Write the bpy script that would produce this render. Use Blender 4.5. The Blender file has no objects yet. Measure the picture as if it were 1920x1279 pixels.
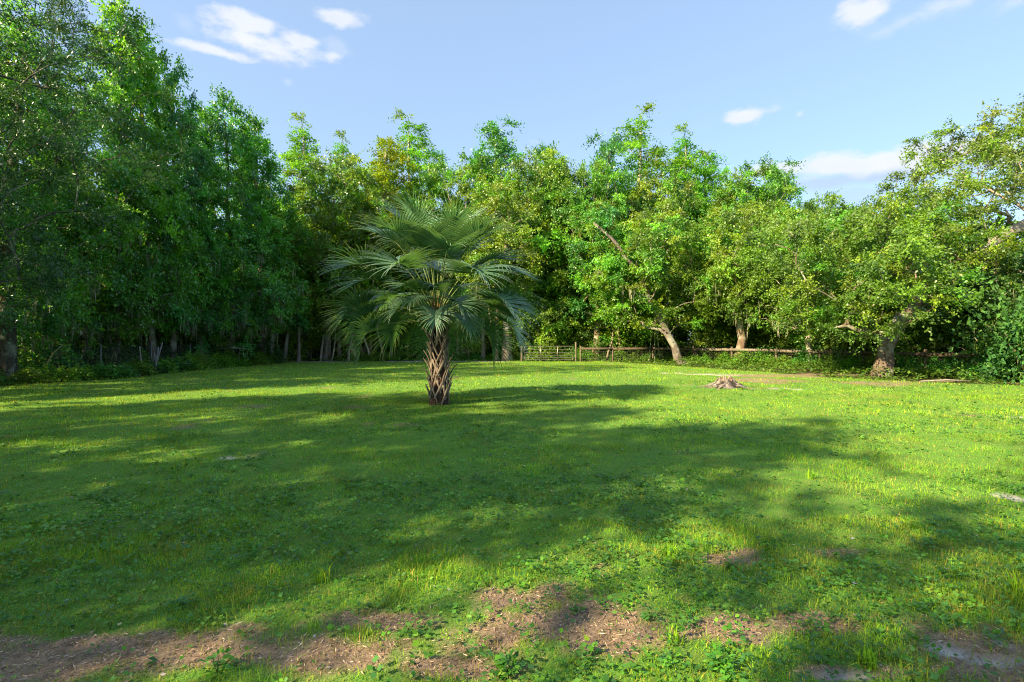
import bpy, math, random
import numpy as np
from mathutils import Vector, Matrix
R = math.radians
PI = math.pi
scene = bpy.context.scene
COL = scene.collection

# ------------------------------------------------------------------ camera, sky, sun, exposure
CAM_H = 1.5
cam_d = bpy.data.cameras.new('camera')
cam_d.lens = 18.0; cam_d.sensor_width = 36.0
cam_d.clip_start = 0.05; cam_d.clip_end = 2000
cam = bpy.data.objects.new('camera', cam_d)
cam.location = (0, 0, CAM_H); cam.rotation_euler = (R(89.75), 0, 0)
COL.objects.link(cam); scene.camera = cam

SUN_EL = R(33.0)
SUN_H = np.array([-0.80, -0.60])          # horizontal direction towards the sun
sun_az = math.atan2(SUN_H[0], SUN_H[1])
to_sun = Vector((SUN_H[0]*math.cos(SUN_EL), SUN_H[1]*math.cos(SUN_EL), math.sin(SUN_EL)))
sd = bpy.data.lights.new('sun', 'SUN'); sd.energy = 3.0; sd.angle = R(0.6); sd.color = (1.0, 0.79, 0.48)
sun = bpy.data.objects.new('sun', sd)
sun.rotation_euler = to_sun.to_track_quat('Z', 'Y').to_euler(); COL.objects.link(sun)

world = bpy.data.worlds.new('World'); scene.world = world; world.use_nodes = True
wn = world.node_tree.nodes; wl = world.node_tree.links; wn.clear()

def nd(nodes, typ, **kw):
    n = nodes.new(typ)
    for k, v in kw.items():
        if k.startswith('i_'):
            n.inputs[int(k[2:])].default_value = v
        else:
            setattr(n, k, v)
    return n

def wmath(op, a, b=None, c=None, clamp=False):
    n = wn.new('ShaderNodeMath'); n.operation = op; n.use_clamp = clamp
    for i, v in enumerate((a, b, c)):
        if v is None: continue
        if isinstance(v, (int, float)): n.inputs[i].default_value = v
        else: wl.new(v, n.inputs[i])
    return n.outputs[0]

def build_world():
    sky = wn.new('ShaderNodeTexSky'); sky.sky_type = 'NISHITA'; sky.sun_disc = False
    sky.sun_elevation = SUN_EL; sky.sun_rotation = sun_az
    sky.air_density = 1.0; sky.dust_density = 1.6; sky.ozone_density = 4.0
    tc = wn.new('ShaderNodeTexCoord')
    nrm = nd(wn, 'ShaderNodeVectorMath', operation='NORMALIZE'); wl.new(tc.outputs['Generated'], nrm.inputs[0])
    sep = wn.new('ShaderNodeSeparateXYZ'); wl.new(nrm.outputs[0], sep.inputs[0])
    az = wmath('ARCTAN2', sep.outputs[0], sep.outputs[1])
    el = wmath('ARCSINE', sep.outputs[2])
    cmb = wn.new('ShaderNodeCombineXYZ'); wl.new(az, cmb.inputs[0]); wl.new(el, cmb.inputs[1])
    nz = nd(wn, 'ShaderNodeTexNoise'); nz.inputs['Scale'].default_value = 16; nz.inputs['Detail'].default_value = 7
    nz.inputs['Roughness'].default_value = 0.55
    st = nd(wn, 'ShaderNodeVectorMath', operation='MULTIPLY'); st.inputs[1].default_value = (1, 2.0, 1)
    wl.new(cmb.outputs[0], st.inputs[0]); wl.new(st.outputs[0], nz.inputs['Vector'])
    nf = wmath('SUBTRACT', nz.outputs['Fac'], 0.5)

    def ae(px, py):
        x = (px-960)/960; z = (635-py)/960
        return math.atan(x), math.atan2(z, math.hypot(1, x))
    # each cloud: pixel centre, half extents in radians, density
    cl = [(465, 48, .062, .020, 1.0), (510, 85, .105, .019, 1.0), (400, 96, .06, .009, .9), (560, 78, .05, .017, .9),
          (640, 40, .05, .017, .8), (625, 85, .035, .02, .35), (348, 46, .028, .016, .3), (540, 155, .012, .008, .35),
          (1612, 20, .05, .021, .9), (1680, 48, .045, .015, .4), (1765, 14, .045, .016, .5), (1900, 4, .03, .012, .4),
          (1405, 220, .046, .0135, .95), (1498, 215, .01, .007, .5), (1001, 267, .018, .006, .25), (480, 228, .02, .014, .3),
          (1470, 318, .075, .014, .9), (1560, 308, .075, .021, 1.0), (1650, 304, .07, .02, 1.0), (1730, 290, .07, .024, 1.0),
          (1810, 278, .05, .017, 1.0), (1880, 268, .05, .016, .8), (1900, 300, .05, .02, .8)]
    grey = [(1560, 340, .10, .016, .75), (1680, 325, .09, .018, .8), (1480, 332, .05, .008, .5), (1800, 310, .08, .02, .7), (480, 108, .09, .007, .35), (1600, 368, .10, .02, .5)]
    el_c = [(ae(c[0], c[1]) + c[2:]) for c in cl]
    rng = random.Random(5)
    for k in range(9):                                # the sky goes on alike outside the frame
        a = rng.uniform(1.0, 5.2)
        a = a if a < PI else a-2*PI
        el_c.append((a, rng.uniform(.2, .75), rng.uniform(.05, .12), rng.uniform(.015, .03), .9))
    def layer(lst, kn):
        tot = None
        for (a, e, rx, ry, dn) in lst:
            s = nd(wn, 'ShaderNodeVectorMath', operation='SUBTRACT'); wl.new(cmb.outputs[0], s.inputs[0]); s.inputs[1].default_value = (a, e, 0)
            m = nd(wn, 'ShaderNodeVectorMath', operation='MULTIPLY'); wl.new(s.outputs[0], m.inputs[0]); m.inputs[1].default_value = (1/rx, 1/ry, 0)
            l = nd(wn, 'ShaderNodeVectorMath', operation='LENGTH'); wl.new(m.outputs[0], l.inputs[0])
            v = wmath('SUBTRACT', 1.12, l.outputs['Value'])
            v = wmath('MULTIPLY_ADD', nf, kn, v)
            v = wmath('MULTIPLY', v, 1.25, clamp=True)
            v = wmath('MULTIPLY', v, dn)
            tot = v if tot is None else wmath('MAXIMUM', tot, v)
        return tot
    tot = layer(el_c, 2.5)
    gtot = layer([(ae(c[0], c[1]) + c[2:]) for c in grey], 1.6)
    ss = nd(wn, 'ShaderNodeMapRange', interpolation_type='SMOOTHSTEP'); wl.new(tot, ss.inputs[0])
    # cloud colour: white tops, blue-grey lower parts, from finer noise
    nz2 = nd(wn, 'ShaderNodeTexNoise'); nz2.inputs['Scale'].default_value = 9; nz2.inputs['Detail'].default_value = 4
    wl.new(st.outputs[0], nz2.inputs['Vector'])
    cr = nd(wn, 'ShaderNodeMix', data_type='RGBA'); wl.new(nz2.outputs['Fac'], cr.inputs[0])
    cr.inputs[6].default_value = (1.85, 2.0, 2.3, 1); cr.inputs[7].default_value = (2.35, 2.38, 2.45, 1)
    thin = wmath('MULTIPLY', ss.outputs[0], 0.92)
    haze = nd(wn, 'ShaderNodeMix', data_type='RGBA')      # thin high haze in the air
    haze.inputs[0].default_value = SKY_PALE
    wl.new(sky.outputs[0], haze.inputs[6]); haze.inputs[7].default_value = (1.08, 1.42, 1.80, 1)
    mx = nd(wn, 'ShaderNodeMix', data_type='RGBA'); wl.new(thin, mx.inputs[0])
    gm = nd(wn, 'ShaderNodeMix', data_type='RGBA'); wl.new(gtot, gm.inputs[0]); wl.new(haze.outputs[2], gm.inputs[6]); gm.inputs[7].default_value = (1.3, 1.6, 2.2, 1)
    wl.new(gm.outputs[2], mx.inputs[6]); wl.new(cr.outputs[2], mx.inputs[7])
    bg = wn.new('ShaderNodeBackground'); bg.inputs[1].default_value = 0.080
    wl.new(mx.outputs[2], bg.inputs[0])
    out = wn.new('ShaderNodeOutputWorld'); wl.new(bg.outputs[0], out.inputs[0])
SKY_PALE = 0.60
build_world()
vs = scene.view_settings
vs.view_transform = 'Standard'; vs.look = 'None'; vs.gamma = 1.0; vs.use_curve_mapping = False
vs.exposure = 2.45
scene.cycles.max_bounces = 9; scene.cycles.diffuse_bounces = 6; scene.cycles.glossy_bounces = 2
scene.cycles.transmission_bounces = 6; scene.cycles.caustics_reflective = False; scene.cycles.caustics_refractive = False
scene.cycles.sample_clamp_indirect = 6
scene.cycles.filter_width = 1.1
scene.cycles.use_denoising = True; scene.cycles.denoising_prefilter = 'NONE'

# ------------------------------------------------------------------ helpers
rs = np.random.RandomState

def gx(px, D):            # world X of a photo column at distance D
    return (px-960)/960*D
def gz(py, D):
    return CAM_H + (635-py)/960*D

def vnoise(x, y, seed=0):
    """2-D value noise, vectorised, range 0..1"""
    xi = np.floor(x).astype(np.int64); yi = np.floor(y).astype(np.int64)
    fx = x-xi; fy = y-yi
    fx = fx*fx*(3-2*fx); fy = fy*fy*(3-2*fy)
    def h(a, b):
        n = (a*374761393 + b*668265263 + seed*1442695041) & 0xffffffff
        n = ((n ^ (n >> 13))*1274126177) & 0xffffffff
        return ((n ^ (n >> 16)) & 0xffff)/65535.0
    return (h(xi, yi)*(1-fx)+h(xi+1, yi)*fx)*(1-fy)+(h(xi, yi+1)*(1-fx)+h(xi+1, yi+1)*fx)*fy

def fbm(x, y, seed=0, octv=4):
    a = 0; amp = .5; t = 0
    for k in range(octv):
        a = a+amp*vnoise(x*2**k, y*2**k, seed+k*17); t += amp; amp *= .55
    return a/t

def sstep(a, b, x):
    t = np.clip((x-a)/(b-a), 0, 1)
    return t*t*(3-2*t)

class MB:
    """collects vertices and faces with a colour per face, builds ONE mesh"""
    def __init__(s):
        s.V = []; s.F = []; s.C = []; s.n = 0
    def add(s, V, F, col=(0.3, 0.3, 0.3)):
        V = np.asarray(V, float).reshape(-1, 3); F = np.asarray(F, np.int64)
        c = np.asarray(col, float)
        if c.ndim == 1: c = np.tile(c[:3], (len(F), 1))
        s.V.append(V); s.F.append(F+s.n); s.C.append(c); s.n += len(V)
    def box(s, lo, hi, col=(0.3, 0.3, 0.3), jit=0, rng=None):
        (x0, y0, z0), (x1, y1, z1) = lo, hi
        V = np.array([(x, y, z) for z in (z0, z1) for x, y in ((x0, y0), (x1, y0), (x1, y1), (x0, y1))], float)
        if jit: V += (rng or rs(1)).uniform(-jit, jit, V.shape)
        s.add(V, [(0, 3, 2, 1), (4, 5, 6, 7), (0, 1, 5, 4), (1, 2, 6, 5), (2, 3, 7, 6), (3, 0, 4, 7)], col)
    def tube(s, P, rad, sides=6, col=(.3, .3, .3), cap=True, rough=0, seed=0, flat=1.0):
        P = np.asarray(P, float); n = len(P); rad = np.broadcast_to(np.asarray(rad, float), (n,))
        T = np.gradient(P, axis=0); T /= np.linalg.norm(T, axis=1)[:, None]+1e-9
        ref = np.array([0, 0, 1.0]) if abs(T[:, 2]).mean() < .75 else np.array([1.0, 0, 0])
        A = np.cross(T, ref); A /= np.linalg.norm(A, axis=1)[:, None]+1e-9
        B = np.cross(T, A)
        th = np.arange(sides)*2*PI/sides
        rr = rad[:, None]*np.ones(sides)
        if rough:
            g = rs(seed)
            rr = rr*(1+rough*(g.rand(n, sides)-.5)+rough*.8*np.sin(th*3+g.rand()*6)[None, :])
        V = P[:, None, :]+rr[..., None]*(np.cos(th)[None, :, None]*A[:, None, :]+flat*np.sin(th)[None, :, None]*B[:, None, :])
        i = np.arange(n-1)[:, None]*sides; j = np.arange(sides)[None, :]; k = (j+1) % sides
        F = np.stack([i+j, i+k, i+sides+k, i+sides+j], -1).reshape(-1, 4)
        s.add(V.reshape(-1, 3), F, col)
        if cap and sides >= 3:
            base = s.n-n*sides
            ring = [base+(n-1)*sides+q for q in range(sides)]
            s.V.append(P[-1:]); s.n += 1
            s.F.append(np.array([(ring[q], ring[(q+1) % sides], s.n-1) for q in range(sides)]))
            s.C.append(np.tile(np.asarray(col if np.ndim(col) == 1 else col[0], float)[:3], (sides, 1)))
    def build(s, name, mat, parent=None, smooth=False, link=True):
        me = bpy.data.meshes.new(name)
        V = np.concatenate(s.V); F3 = []; F4 = []; C3 = []; C4 = []
        for f, c in zip(s.F, s.C):
            (F3 if f.shape[1] == 3 else F4).append(f); (C3 if f.shape[1] == 3 else C4).append(c)
        F3 = np.concatenate(F3) if F3 else np.zeros((0, 3), int); F4 = np.concatenate(F4) if F4 else np.zeros((0, 4), int)
        C = np.concatenate([x for x in C4+C3])
        me.vertices.add(len(V)); me.vertices.foreach_set('co', V.astype(np.float32).ravel())
        loops = np.concatenate([F4.ravel(), F3.ravel()]).astype(np.int32)
        me.loops.add(len(loops)); me.loops.foreach_set('vertex_index', loops)
        nf = len(F4)+len(F3); me.polygons.add(nf)
        ls = np.concatenate([np.arange(len(F4))*4, len(F4)*4+np.arange(len(F3))*3]).astype(np.int32)
        lt = np.concatenate([np.full(len(F4), 4), np.full(len(F3), 3)]).astype(np.int32)
        me.polygons.foreach_set('loop_start', ls); me.polygons.foreach_set('loop_total', lt)
        me.update(calc_edges=True)
        at = me.attributes.new('col', 'FLOAT_COLOR', 'FACE')
        at.data.foreach_set('color', np.c_[C, np.ones(len(C))].astype(np.float32).ravel())
        if smooth: me.polygons.foreach_set('use_smooth', np.ones(nf, bool))
        me.materials.append(mat)
        o = bpy.data.objects.new(name, me)
        if link: COL.objects.link(o)
        if parent: o.parent = parent
        return o

def tag(o, label=None, cat=None, group=None, kind=None):
    if label: o['label'] = label
    if cat: o['category'] = cat
    if group: o['group'] = group
    if kind: o['kind'] = kind
    return o
def empty(name, loc=(0, 0, 0), rz=0):
    o = bpy.data.objects.new(name, None); o.location = loc; o.rotation_euler = (0, 0, rz)
    o.empty_display_size = .2
    COL.objects.link(o); return o
def copy_tree(src, name=None):
    def rec(o, par):
        c = o.copy(); COL.objects.link(c)
        if par: c.parent = par
        for ch in o.children: rec(ch, c)
        return c
    return rec(src, None)

# ------------------------------------------------------------------ materials
def mat_new(name):
    m = bpy.data.materials.new(name); m.use_nodes = True; m.node_tree.nodes.clear(); return m, m.node_tree.nodes, m.node_tree.links

def foliage_mat(name, transl=0.45, gloss=0.06, rough=0.45, var=0.25, tcol=(1.5, 1.3, .45), nscale=.6, haze=None):
    m, n, l = mat_new(name)
    at = nd(n, 'ShaderNodeAttribute', attribute_name='col')
    oi = n.new('ShaderNodeObjectInfo')
    geo = n.new('ShaderNodeNewGeometry')
    nz = n.new('ShaderNodeTexNoise'); nz.inputs['Scale'].default_value = nscale; nz.inputs['Detail'].default_value = 3
    l.new(geo.outputs['Position'], nz.inputs['Vector'])
    hs = n.new('ShaderNodeHueSaturation'); l.new(at.outputs['Color'], hs.inputs['Color'])
    a = nd(n, 'ShaderNodeMapRange', i_3=.492, i_4=.508); l.new(oi.outputs['Random'], a.inputs[0]); l.new(a.outputs[0], hs.inputs['Hue'])
    b = nd(n, 'ShaderNodeMapRange', i_1=.3, i_2=.7, i_3=1-var, i_4=1+var); l.new(nz.outputs['Fac'], b.inputs[0]); l.new(b.outputs[0], hs.inputs['Value'])
    df = n.new('ShaderNodeBsdfDiffuse'); l.new(hs.outputs[0], df.inputs[0])
    mu = nd(n, 'ShaderNodeMix', data_type='RGBA', blend_type='MULTIPLY'); mu.inputs[0].default_value = 1
    l.new(hs.outputs[0], mu.inputs[6]); mu.inputs[7].default_value = (*tcol, 1)
    tr = n.new('ShaderNodeBsdfTranslucent'); l.new(mu.outputs[2], tr.inputs[0])
    m1 = nd(n, 'ShaderNodeMixShader'); m1.inputs[0].default_value = transl
    l.new(df.outputs[0], m1.inputs[1]); l.new(tr.outputs[0], m1.inputs[2])
    gl = n.new('ShaderNodeBsdfGlossy'); gl.inputs['Roughness'].default_value = rough; gl.inputs[0].default_value = (.9, .95, 1, 1)
    fr = n.new('ShaderNodeLayerWeight'); fr.inputs[0].default_value = .3
    fm = nd(n, 'ShaderNodeMath', operation='MULTIPLY_ADD'); l.new(fr.outputs['Fresnel'], fm.inputs[0]); fm.inputs[1].default_value = gloss*2; fm.inputs[2].default_value = gloss*.4
    m2 = n.new('ShaderNodeMixShader'); l.new(fm.outputs[0], m2.inputs[0]); l.new(m1.outputs[0], m2.inputs[1]); l.new(gl.outputs[0], m2.inputs[2])
    o = n.new('ShaderNodeOutputMaterial'); l.new(m2.outputs[0], o.inputs[0])
    return m

def attr_mat(name, rough=.85, nscale=18, var=.35, bump=.3, stretch=(1, 1, 1), spec=.25, metal=0, second=None):
    """solid surface: attribute colour, noise variation, bump"""
    m, n, l = mat_new(name)
    at = nd(n, 'ShaderNodeAttribute', attribute_name='col')
    tc = n.new('ShaderNodeTexCoord')
    mp = n.new('ShaderNodeMapping'); mp.inputs['Scale'].default_value = stretch; l.new(tc.outputs['Object'], mp.inputs[0])
    nz = n.new('ShaderNodeTexNoise'); nz.inputs['Scale'].default_value = nscale; nz.inputs['Detail'].default_value = 6; nz.inputs['Roughness'].default_value = .65
    l.new(mp.outputs[0], nz.inputs['Vector'])
    b = nd(n, 'ShaderNodeMapRange', i_1=.3, i_2=.7, i_3=1-var, i_4=1+var); l.new(nz.outputs['Fac'], b.inputs[0])
    hs = n.new('ShaderNodeHueSaturation'); l.new(at.outputs['Color'], hs.inputs['Color']); l.new(b.outputs[0], hs.inputs['Value'])
    col = hs.outputs[0]
    if second:
        n2 = n.new('ShaderNodeTexNoise'); n2.inputs['Scale'].default_value = second[1]; n2.inputs['Detail'].default_value = 4; l.new(tc.outputs['Object'], n2.inputs['Vector'])
        mr = nd(n, 'ShaderNodeMapRange', i_1=.5, i_2=.62); l.new(n2.outputs['Fac'], mr.inputs[0])
        mx = nd(n, 'ShaderNodeMix', data_type='RGBA'); l.new(mr.outputs[0], mx.inputs[0]); l.new(col, mx.inputs[6]); mx.inputs[7].default_value = (*second[0], 1)
        col = mx.outputs[2]
    bs = n.new('ShaderNodeBsdfPrincipled'); l.new(col, bs.inputs['Base Color']); bs.inputs['Roughness'].default_value = rough
    bs.inputs['Specular IOR Level'].default_value = spec; bs.inputs['Metallic'].default_value = metal
    bp = n.new('ShaderNodeBump'); bp.inputs['Strength'].default_value = bump; bp.inputs['Distance'].default_value = .02
    l.new(nz.outputs['Fac'], bp.inputs['Height']); l.new(bp.outputs[0], bs.inputs['Normal'])
    o = n.new('ShaderNodeOutputMaterial'); l.new(bs.outputs[0], o.inputs[0])
    return m

M_LEAF = foliage_mat('leaf', .48, .045, .42)
M_LEAFSOFT = foliage_mat('soft_needles', .5, .01, .6)
M_GRASS = foliage_mat('grass_blade', .38, .012, .6, var=.22, nscale=1.1, tcol=(1.5, 1.2, .4))
M_WEED = foliage_mat('weed_leaf', .4, .02, .5, var=.25, nscale=1.5)
M_PALM = foliage_mat('palm_leaf', .3, .07, .38, var=.12, nscale=3, tcol=(1.5, 1.5, .5))
M_MOSS = foliage_mat('hanging_moss', .35, .0, .8, var=.2, tcol=(1.1, 1.05, .85))
M_BARK = attr_mat('bark', .95, 9, .45, .9, (1, 1, .28), .1, second=((.26, .27, .22), 2.2))
M_TWIG = attr_mat('twig', .95, 20, .4, .4)
M_PALMWOOD = attr_mat('palm_boot', .9, 30, .45, .7, (1, 1, .35), .1)
M_WOOD = attr_mat('weathered_wood', .9, 14, .4, .6, (1, 1, 1), .15)
M_METAL = attr_mat('galvanised_tube', .45, 12, .2, .05, (1, 1, 1), .5, .7)
M_STRAW = attr_mat('straw', .9, 40, .3, .0)
M_LITTER = foliage_mat('fallen_leaf', .25, .06, .5, var=.1)

# ------------------------------------------------------------------ ground
# patches given as photo column, row, half width px, half height px, turned into ground ellipses
def gpatch(px, py, hw, hh):
    D = 1440/(py-635); d1 = 1440/(py-hh-635); d2 = 1440/(py+hh-635)
    return (gx(px, D), D, hw/960*D, (d1-d2)/2)
BARE = [gpatch(*p) for p in [(1060, 1165, 270, 48), (200, 1225, 330, 42), (120, 1248, 190, 48), (340, 1225, 170, 38), (620, 1235, 200, 42), (980, 1130, 130, 38), (1120, 1195, 180, 42),
                             (930, 1200, 140, 50), (1330, 1185, 130, 28), (1560, 1180, 120, 25), (1370, 1055, 60, 10), (1400, 1040, 40, 7),
                             (740, 1170, 120, 22), (1840, 1240, 150, 60), (1600, 1270, 110, 14), (1560, 1040, 70, 8),
                             (860, 1260, 150, 25)]]
SAND = [gpatch(*p) for p in [(1780, 1232, 85, 26), (1860, 1250, 110, 26), (1900, 1215, 50, 14), (1900, 931, 34, 8), (430, 857, 20, 3), (1600, 1278, 60, 8),
                             (1905, 782, 26, 3), (705, 1268, 30, 5)]]
SAND += [(8.3, 21.8, 1.3, .45), (7.2, 22.6, .9, .25), (8.05, 15.6, .35, .14), (8.6, 15.2, .3, .1), (-12.3, 33.6, 2.6, .9), (-7.2, 34.0, 2.4, .9), (-4, 34.2, 1.6, .9), (-1.7, 33.8, 1.9, .7),
         (-13.5, 33.3, 1.4, .6), (9.2, 21.2, 1.2, .3)]
TAN = [(12.5, 21.3, 3.2, .55), (10.6, 20.5, 1.8, .5), (14.6, 18.0, 1.5, .3), (-12.8, 33.4, 2.6, .8), (17.2, 17.0, 1.0, .4), (9.0, 18.2, 1.6, 1.3), (12, 17, 2.0, 1.0)]

def ell(x, y, L, seed, amp=.9, scale=3.0):
    w = (fbm(x*scale, y*scale, seed)-.5)*amp*2
    out = np.full(np.shape(x), -9.0)
    for (cx, cy, rx, ry) in L:
        d = 1-np.sqrt(((x-cx)/rx)**2+((y-cy)/ry)**2)
        out = np.maximum(out, d)
    return out+w
def bare_f(x, y):
    b = sstep(-.05, .5, ell(x, y, BARE, 3, .85, 2.2)+(fbm(x*11, y*11, 4)-.5)*1.1)
    b = np.maximum(b, sstep(-.1, .4, ell(x, y, TAN, 8, .8, 1.5))*.75)
    # thin worn spots here and there over the whole lawn
    w = sstep(.70, .84, fbm(x*.9+40, y*.9, 21)+(fbm(x*9, y*9, 22)-.5)*.12)*.6
    return np.maximum(b, w)
def sand_f(x, y):
    return sstep(.05, .6, ell(x, y, SAND, 5, .8, 3.0)+(fbm(x*13, y*13, 6)-.5)*1.3)
LE = np.array([(-40, -30.0), (0, -17.4), (16.5, -16.4), (19.7, -14.9), (26, -15.2), (30.6, -14.3), (33, -14.5), (34, -15.0)])
RE = np.array([(-40, 40.0), (14, 19.0), (16.2, 16.4), (18.7, 13.6), (20.5, 12.2), (24, 11.2), (27, 9.3), (31, 8.0), (34, 6)])
def lawn_f(x, y):
    """1 on the mown lawn, 0 in the woods"""
    xl = np.interp(y, LE[:, 0], LE[:, 1]); xr = np.interp(y, RE[:, 0], RE[:, 1])
    w = (fbm(x*1.2, y*1.2, 77)-.5)*1.0
    return sstep(-.2, .4, np.minimum(np.minimum(x-xl, xr-x), (34.2-y)*.8)+w)
def height_f(x, y):
    near = np.exp(-(np.asarray(y)/18.0)**2)
    h = (fbm(x*.35, y*.35, 9)-.5)*.10*np.ones_like(x)+(fbm(x*2.2, y*2.2, 12)-.5)*.035*near
    return h-.02*sand_f(x, y)

def axis(lo_far, lo, hi, hi_far, step, g=1.09):
    a = list(np.arange(lo, hi+1e-6, step)); s = step
    while a[-1] < hi_far: s *= g; a.append(a[-1]+s)
    s = step
    while a[0] > lo_far: s *= g; a.insert(0, a[0]-s)
    return np.array(a)
def build_ground():
    xs = axis(-600, -5.5, 5.5, 600, .05, 1.045); ys = axis(-300, 1.6, 7.5, 900, .05, 1.035)
    X, Y = np.meshgrid(xs, ys); x = X.ravel(); y = Y.ravel()
    z = height_f(x, y)
    nx, ny = len(xs), len(ys)
    i = np.arange(ny-1)[:, None]*nx; j = np.arange(nx-1)[None, :]
    F = np.stack([i+j, i+j+1, i+nx+j+1, i+nx+j], -1).reshape(-1, 4)
    m, n, l = mat_new('soil')
    def at(nm):
        return nd(n, 'ShaderNodeAttribute', attribute_name=nm).outputs['Fac']
    geo = n.new('ShaderNodeNewGeometry')
    def noise(sc, det=6, ro=.6, stretch=None):
        t = n.new('ShaderNodeTexNoise'); t.inputs['Scale'].default_value = sc; t.inputs['Detail'].default_value = det; t.inputs['Roughness'].default_value = ro
        if stretch:
            mp = n.new('ShaderNodeMapping'); mp.inputs['Scale'].default_value = stretch; l.new(geo.outputs['Position'], mp.inputs[0]); l.new(mp.outputs[0], t.inputs['Vector'])
        else: l.new(geo.outputs['Position'], t.inputs['Vector'])
        return t.outputs['Fac']
    def mix(f, a, b):
        k = nd(n, 'ShaderNodeMix', data_type='RGBA')
        for s_, v in ((0, f), (6, a), (7, b)):
            if isinstance(v, tuple): k.inputs[s_].default_value = (*v, 1)
            elif isinstance(v, (int, float)): k.inputs[s_].default_value = v
            else: l.new(v, k.inputs[s_])
        return k.outputs[2]
    def rng_(f, a, b):
        k = nd(n, 'ShaderNodeMapRange', i_1=a, i_2=b); l.new(f, k.inputs[0]); return k.outputs[0]
    fine = noise(70, 5, .7); mid = noise(9); big = noise(1.3)
    thatch = mix(rng_(fine, .35, .65), (.065, .17, .028), (.13, .28, .042))
    thatch = mix(rng_(mid, .45, .65), thatch, (.13, .21, .045))
    mulch = mix(rng_(fine, .35, .65), (.11, .08, .055), (.40, .29, .20))
    mulch = mix(rng_(big, .4, .65), mulch, (.28, .205, .145))
    mulch = mix(rng_(mid, .52, .7), mulch, (.10, .078, .055))
    sandc = mix(rng_(mid, .35, .7), (.34, .32, .30), (.55, .52, .48))
    sandc = mix(rng_(fine, .55, .75), sandc, (.22, .19, .16))
    floor_ = mix(rng_(mid, .4, .6), (.03, .045, .012), (.075, .06, .03))
    floor_ = mix(rng_(fine, .45, .7), floor_, (.05, .085, .02))
    c = mix(at('lawn'), floor_, thatch)
    c = mix(at('bare'), c, mulch); c = mix(at('sand'), c, sandc)
    bs = n.new('ShaderNodeBsdfPrincipled'); l.new(c, bs.inputs['Base Color']); bs.inputs['Roughness'].default_value = .95; bs.inputs['Specular IOR Level'].default_value = .1
    bp = n.new('ShaderNodeBump'); bp.inputs['Strength'].default_value = .8; bp.inputs['Distance'].default_value = .02
    l.new(noise(45, 8, .75), bp.inputs['Height']); l.new(bp.outputs[0], bs.inputs['Normal'])
    o = n.new('ShaderNodeOutputMaterial'); l.new(bs.outputs[0], o.inputs[0])
    b = MB(); b.add(np.c_[x, y, z], F)
    g = b.build('ground', m, smooth=True)
    for nm, v in (('lawn', np.maximum(lawn_f(x, y), sstep(21, 24, x+.12*(y-20))*(y < 40)*.9)), ('bare', bare_f(x, y)), ('sand', sand_f(x, y))):
        a = g.data.attributes.new(nm, 'FLOAT', 'POINT'); a.data.foreach_set('value', np.asarray(v, np.float32))
    tag(g, 'lawn, soil and woodland floor', kind='structure')
build_ground()

# ------------------------------------------------------------------ grass (real blades), weeds, litter
def palette(g, n, cols, w):
    cols = np.array(cols); k = g.choice(len(cols), n, p=np.array(w)/sum(w))
    return cols[k]*g.uniform(.75, 1.25, (n, 1))

def blades(b, g, x, y, L, W, col, bend=.5, segs=2):
    n = len(x); z = height_f(x, y)-.004
    az = g.uniform(0, 2*PI, n); tilt = np.abs(g.normal(0, bend, n))
    d = np.c_[np.cos(az)*np.sin(tilt), np.sin(az)*np.sin(tilt), np.cos(tilt)]
    a2 = az+g.uniform(-1.2, 1.2, n)+PI/2
    s = np.c_[np.cos(a2), np.sin(a2), 0*a2]*W[:, None]/2
    P = np.c_[x, y, z]
    drop = np.c_[np.cos(az), np.sin(az), -.8*np.ones(n)]*(L*np.clip(tilt, .1, 1)*.45)[:, None]
    mid = P+d*L[:, None]*.55; tip = P+d*L[:, None]*.9+drop
    if segs == 2:
        V = np.stack([P-s, P+s, mid+s*.8, mid-s*.8, tip], 1).reshape(-1, 3)
        i = np.arange(n)*5
        b.add(V, np.stack([i, i+1, i+2, i+3], 1), col); b.n -= len(V); V0 = b.V.pop()
        b.V.append(V0); b.F.append(np.stack([i+3, i+2, i+4], 1)+b.n); b.C.append(col); b.n += len(V)
    else:
        V = np.stack([P-s, P+s, tip], 1).reshape(-1, 3); i = np.arange(n)*3
        b.add(V, np.stack([i, i+1, i+2], 1), col)

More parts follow.
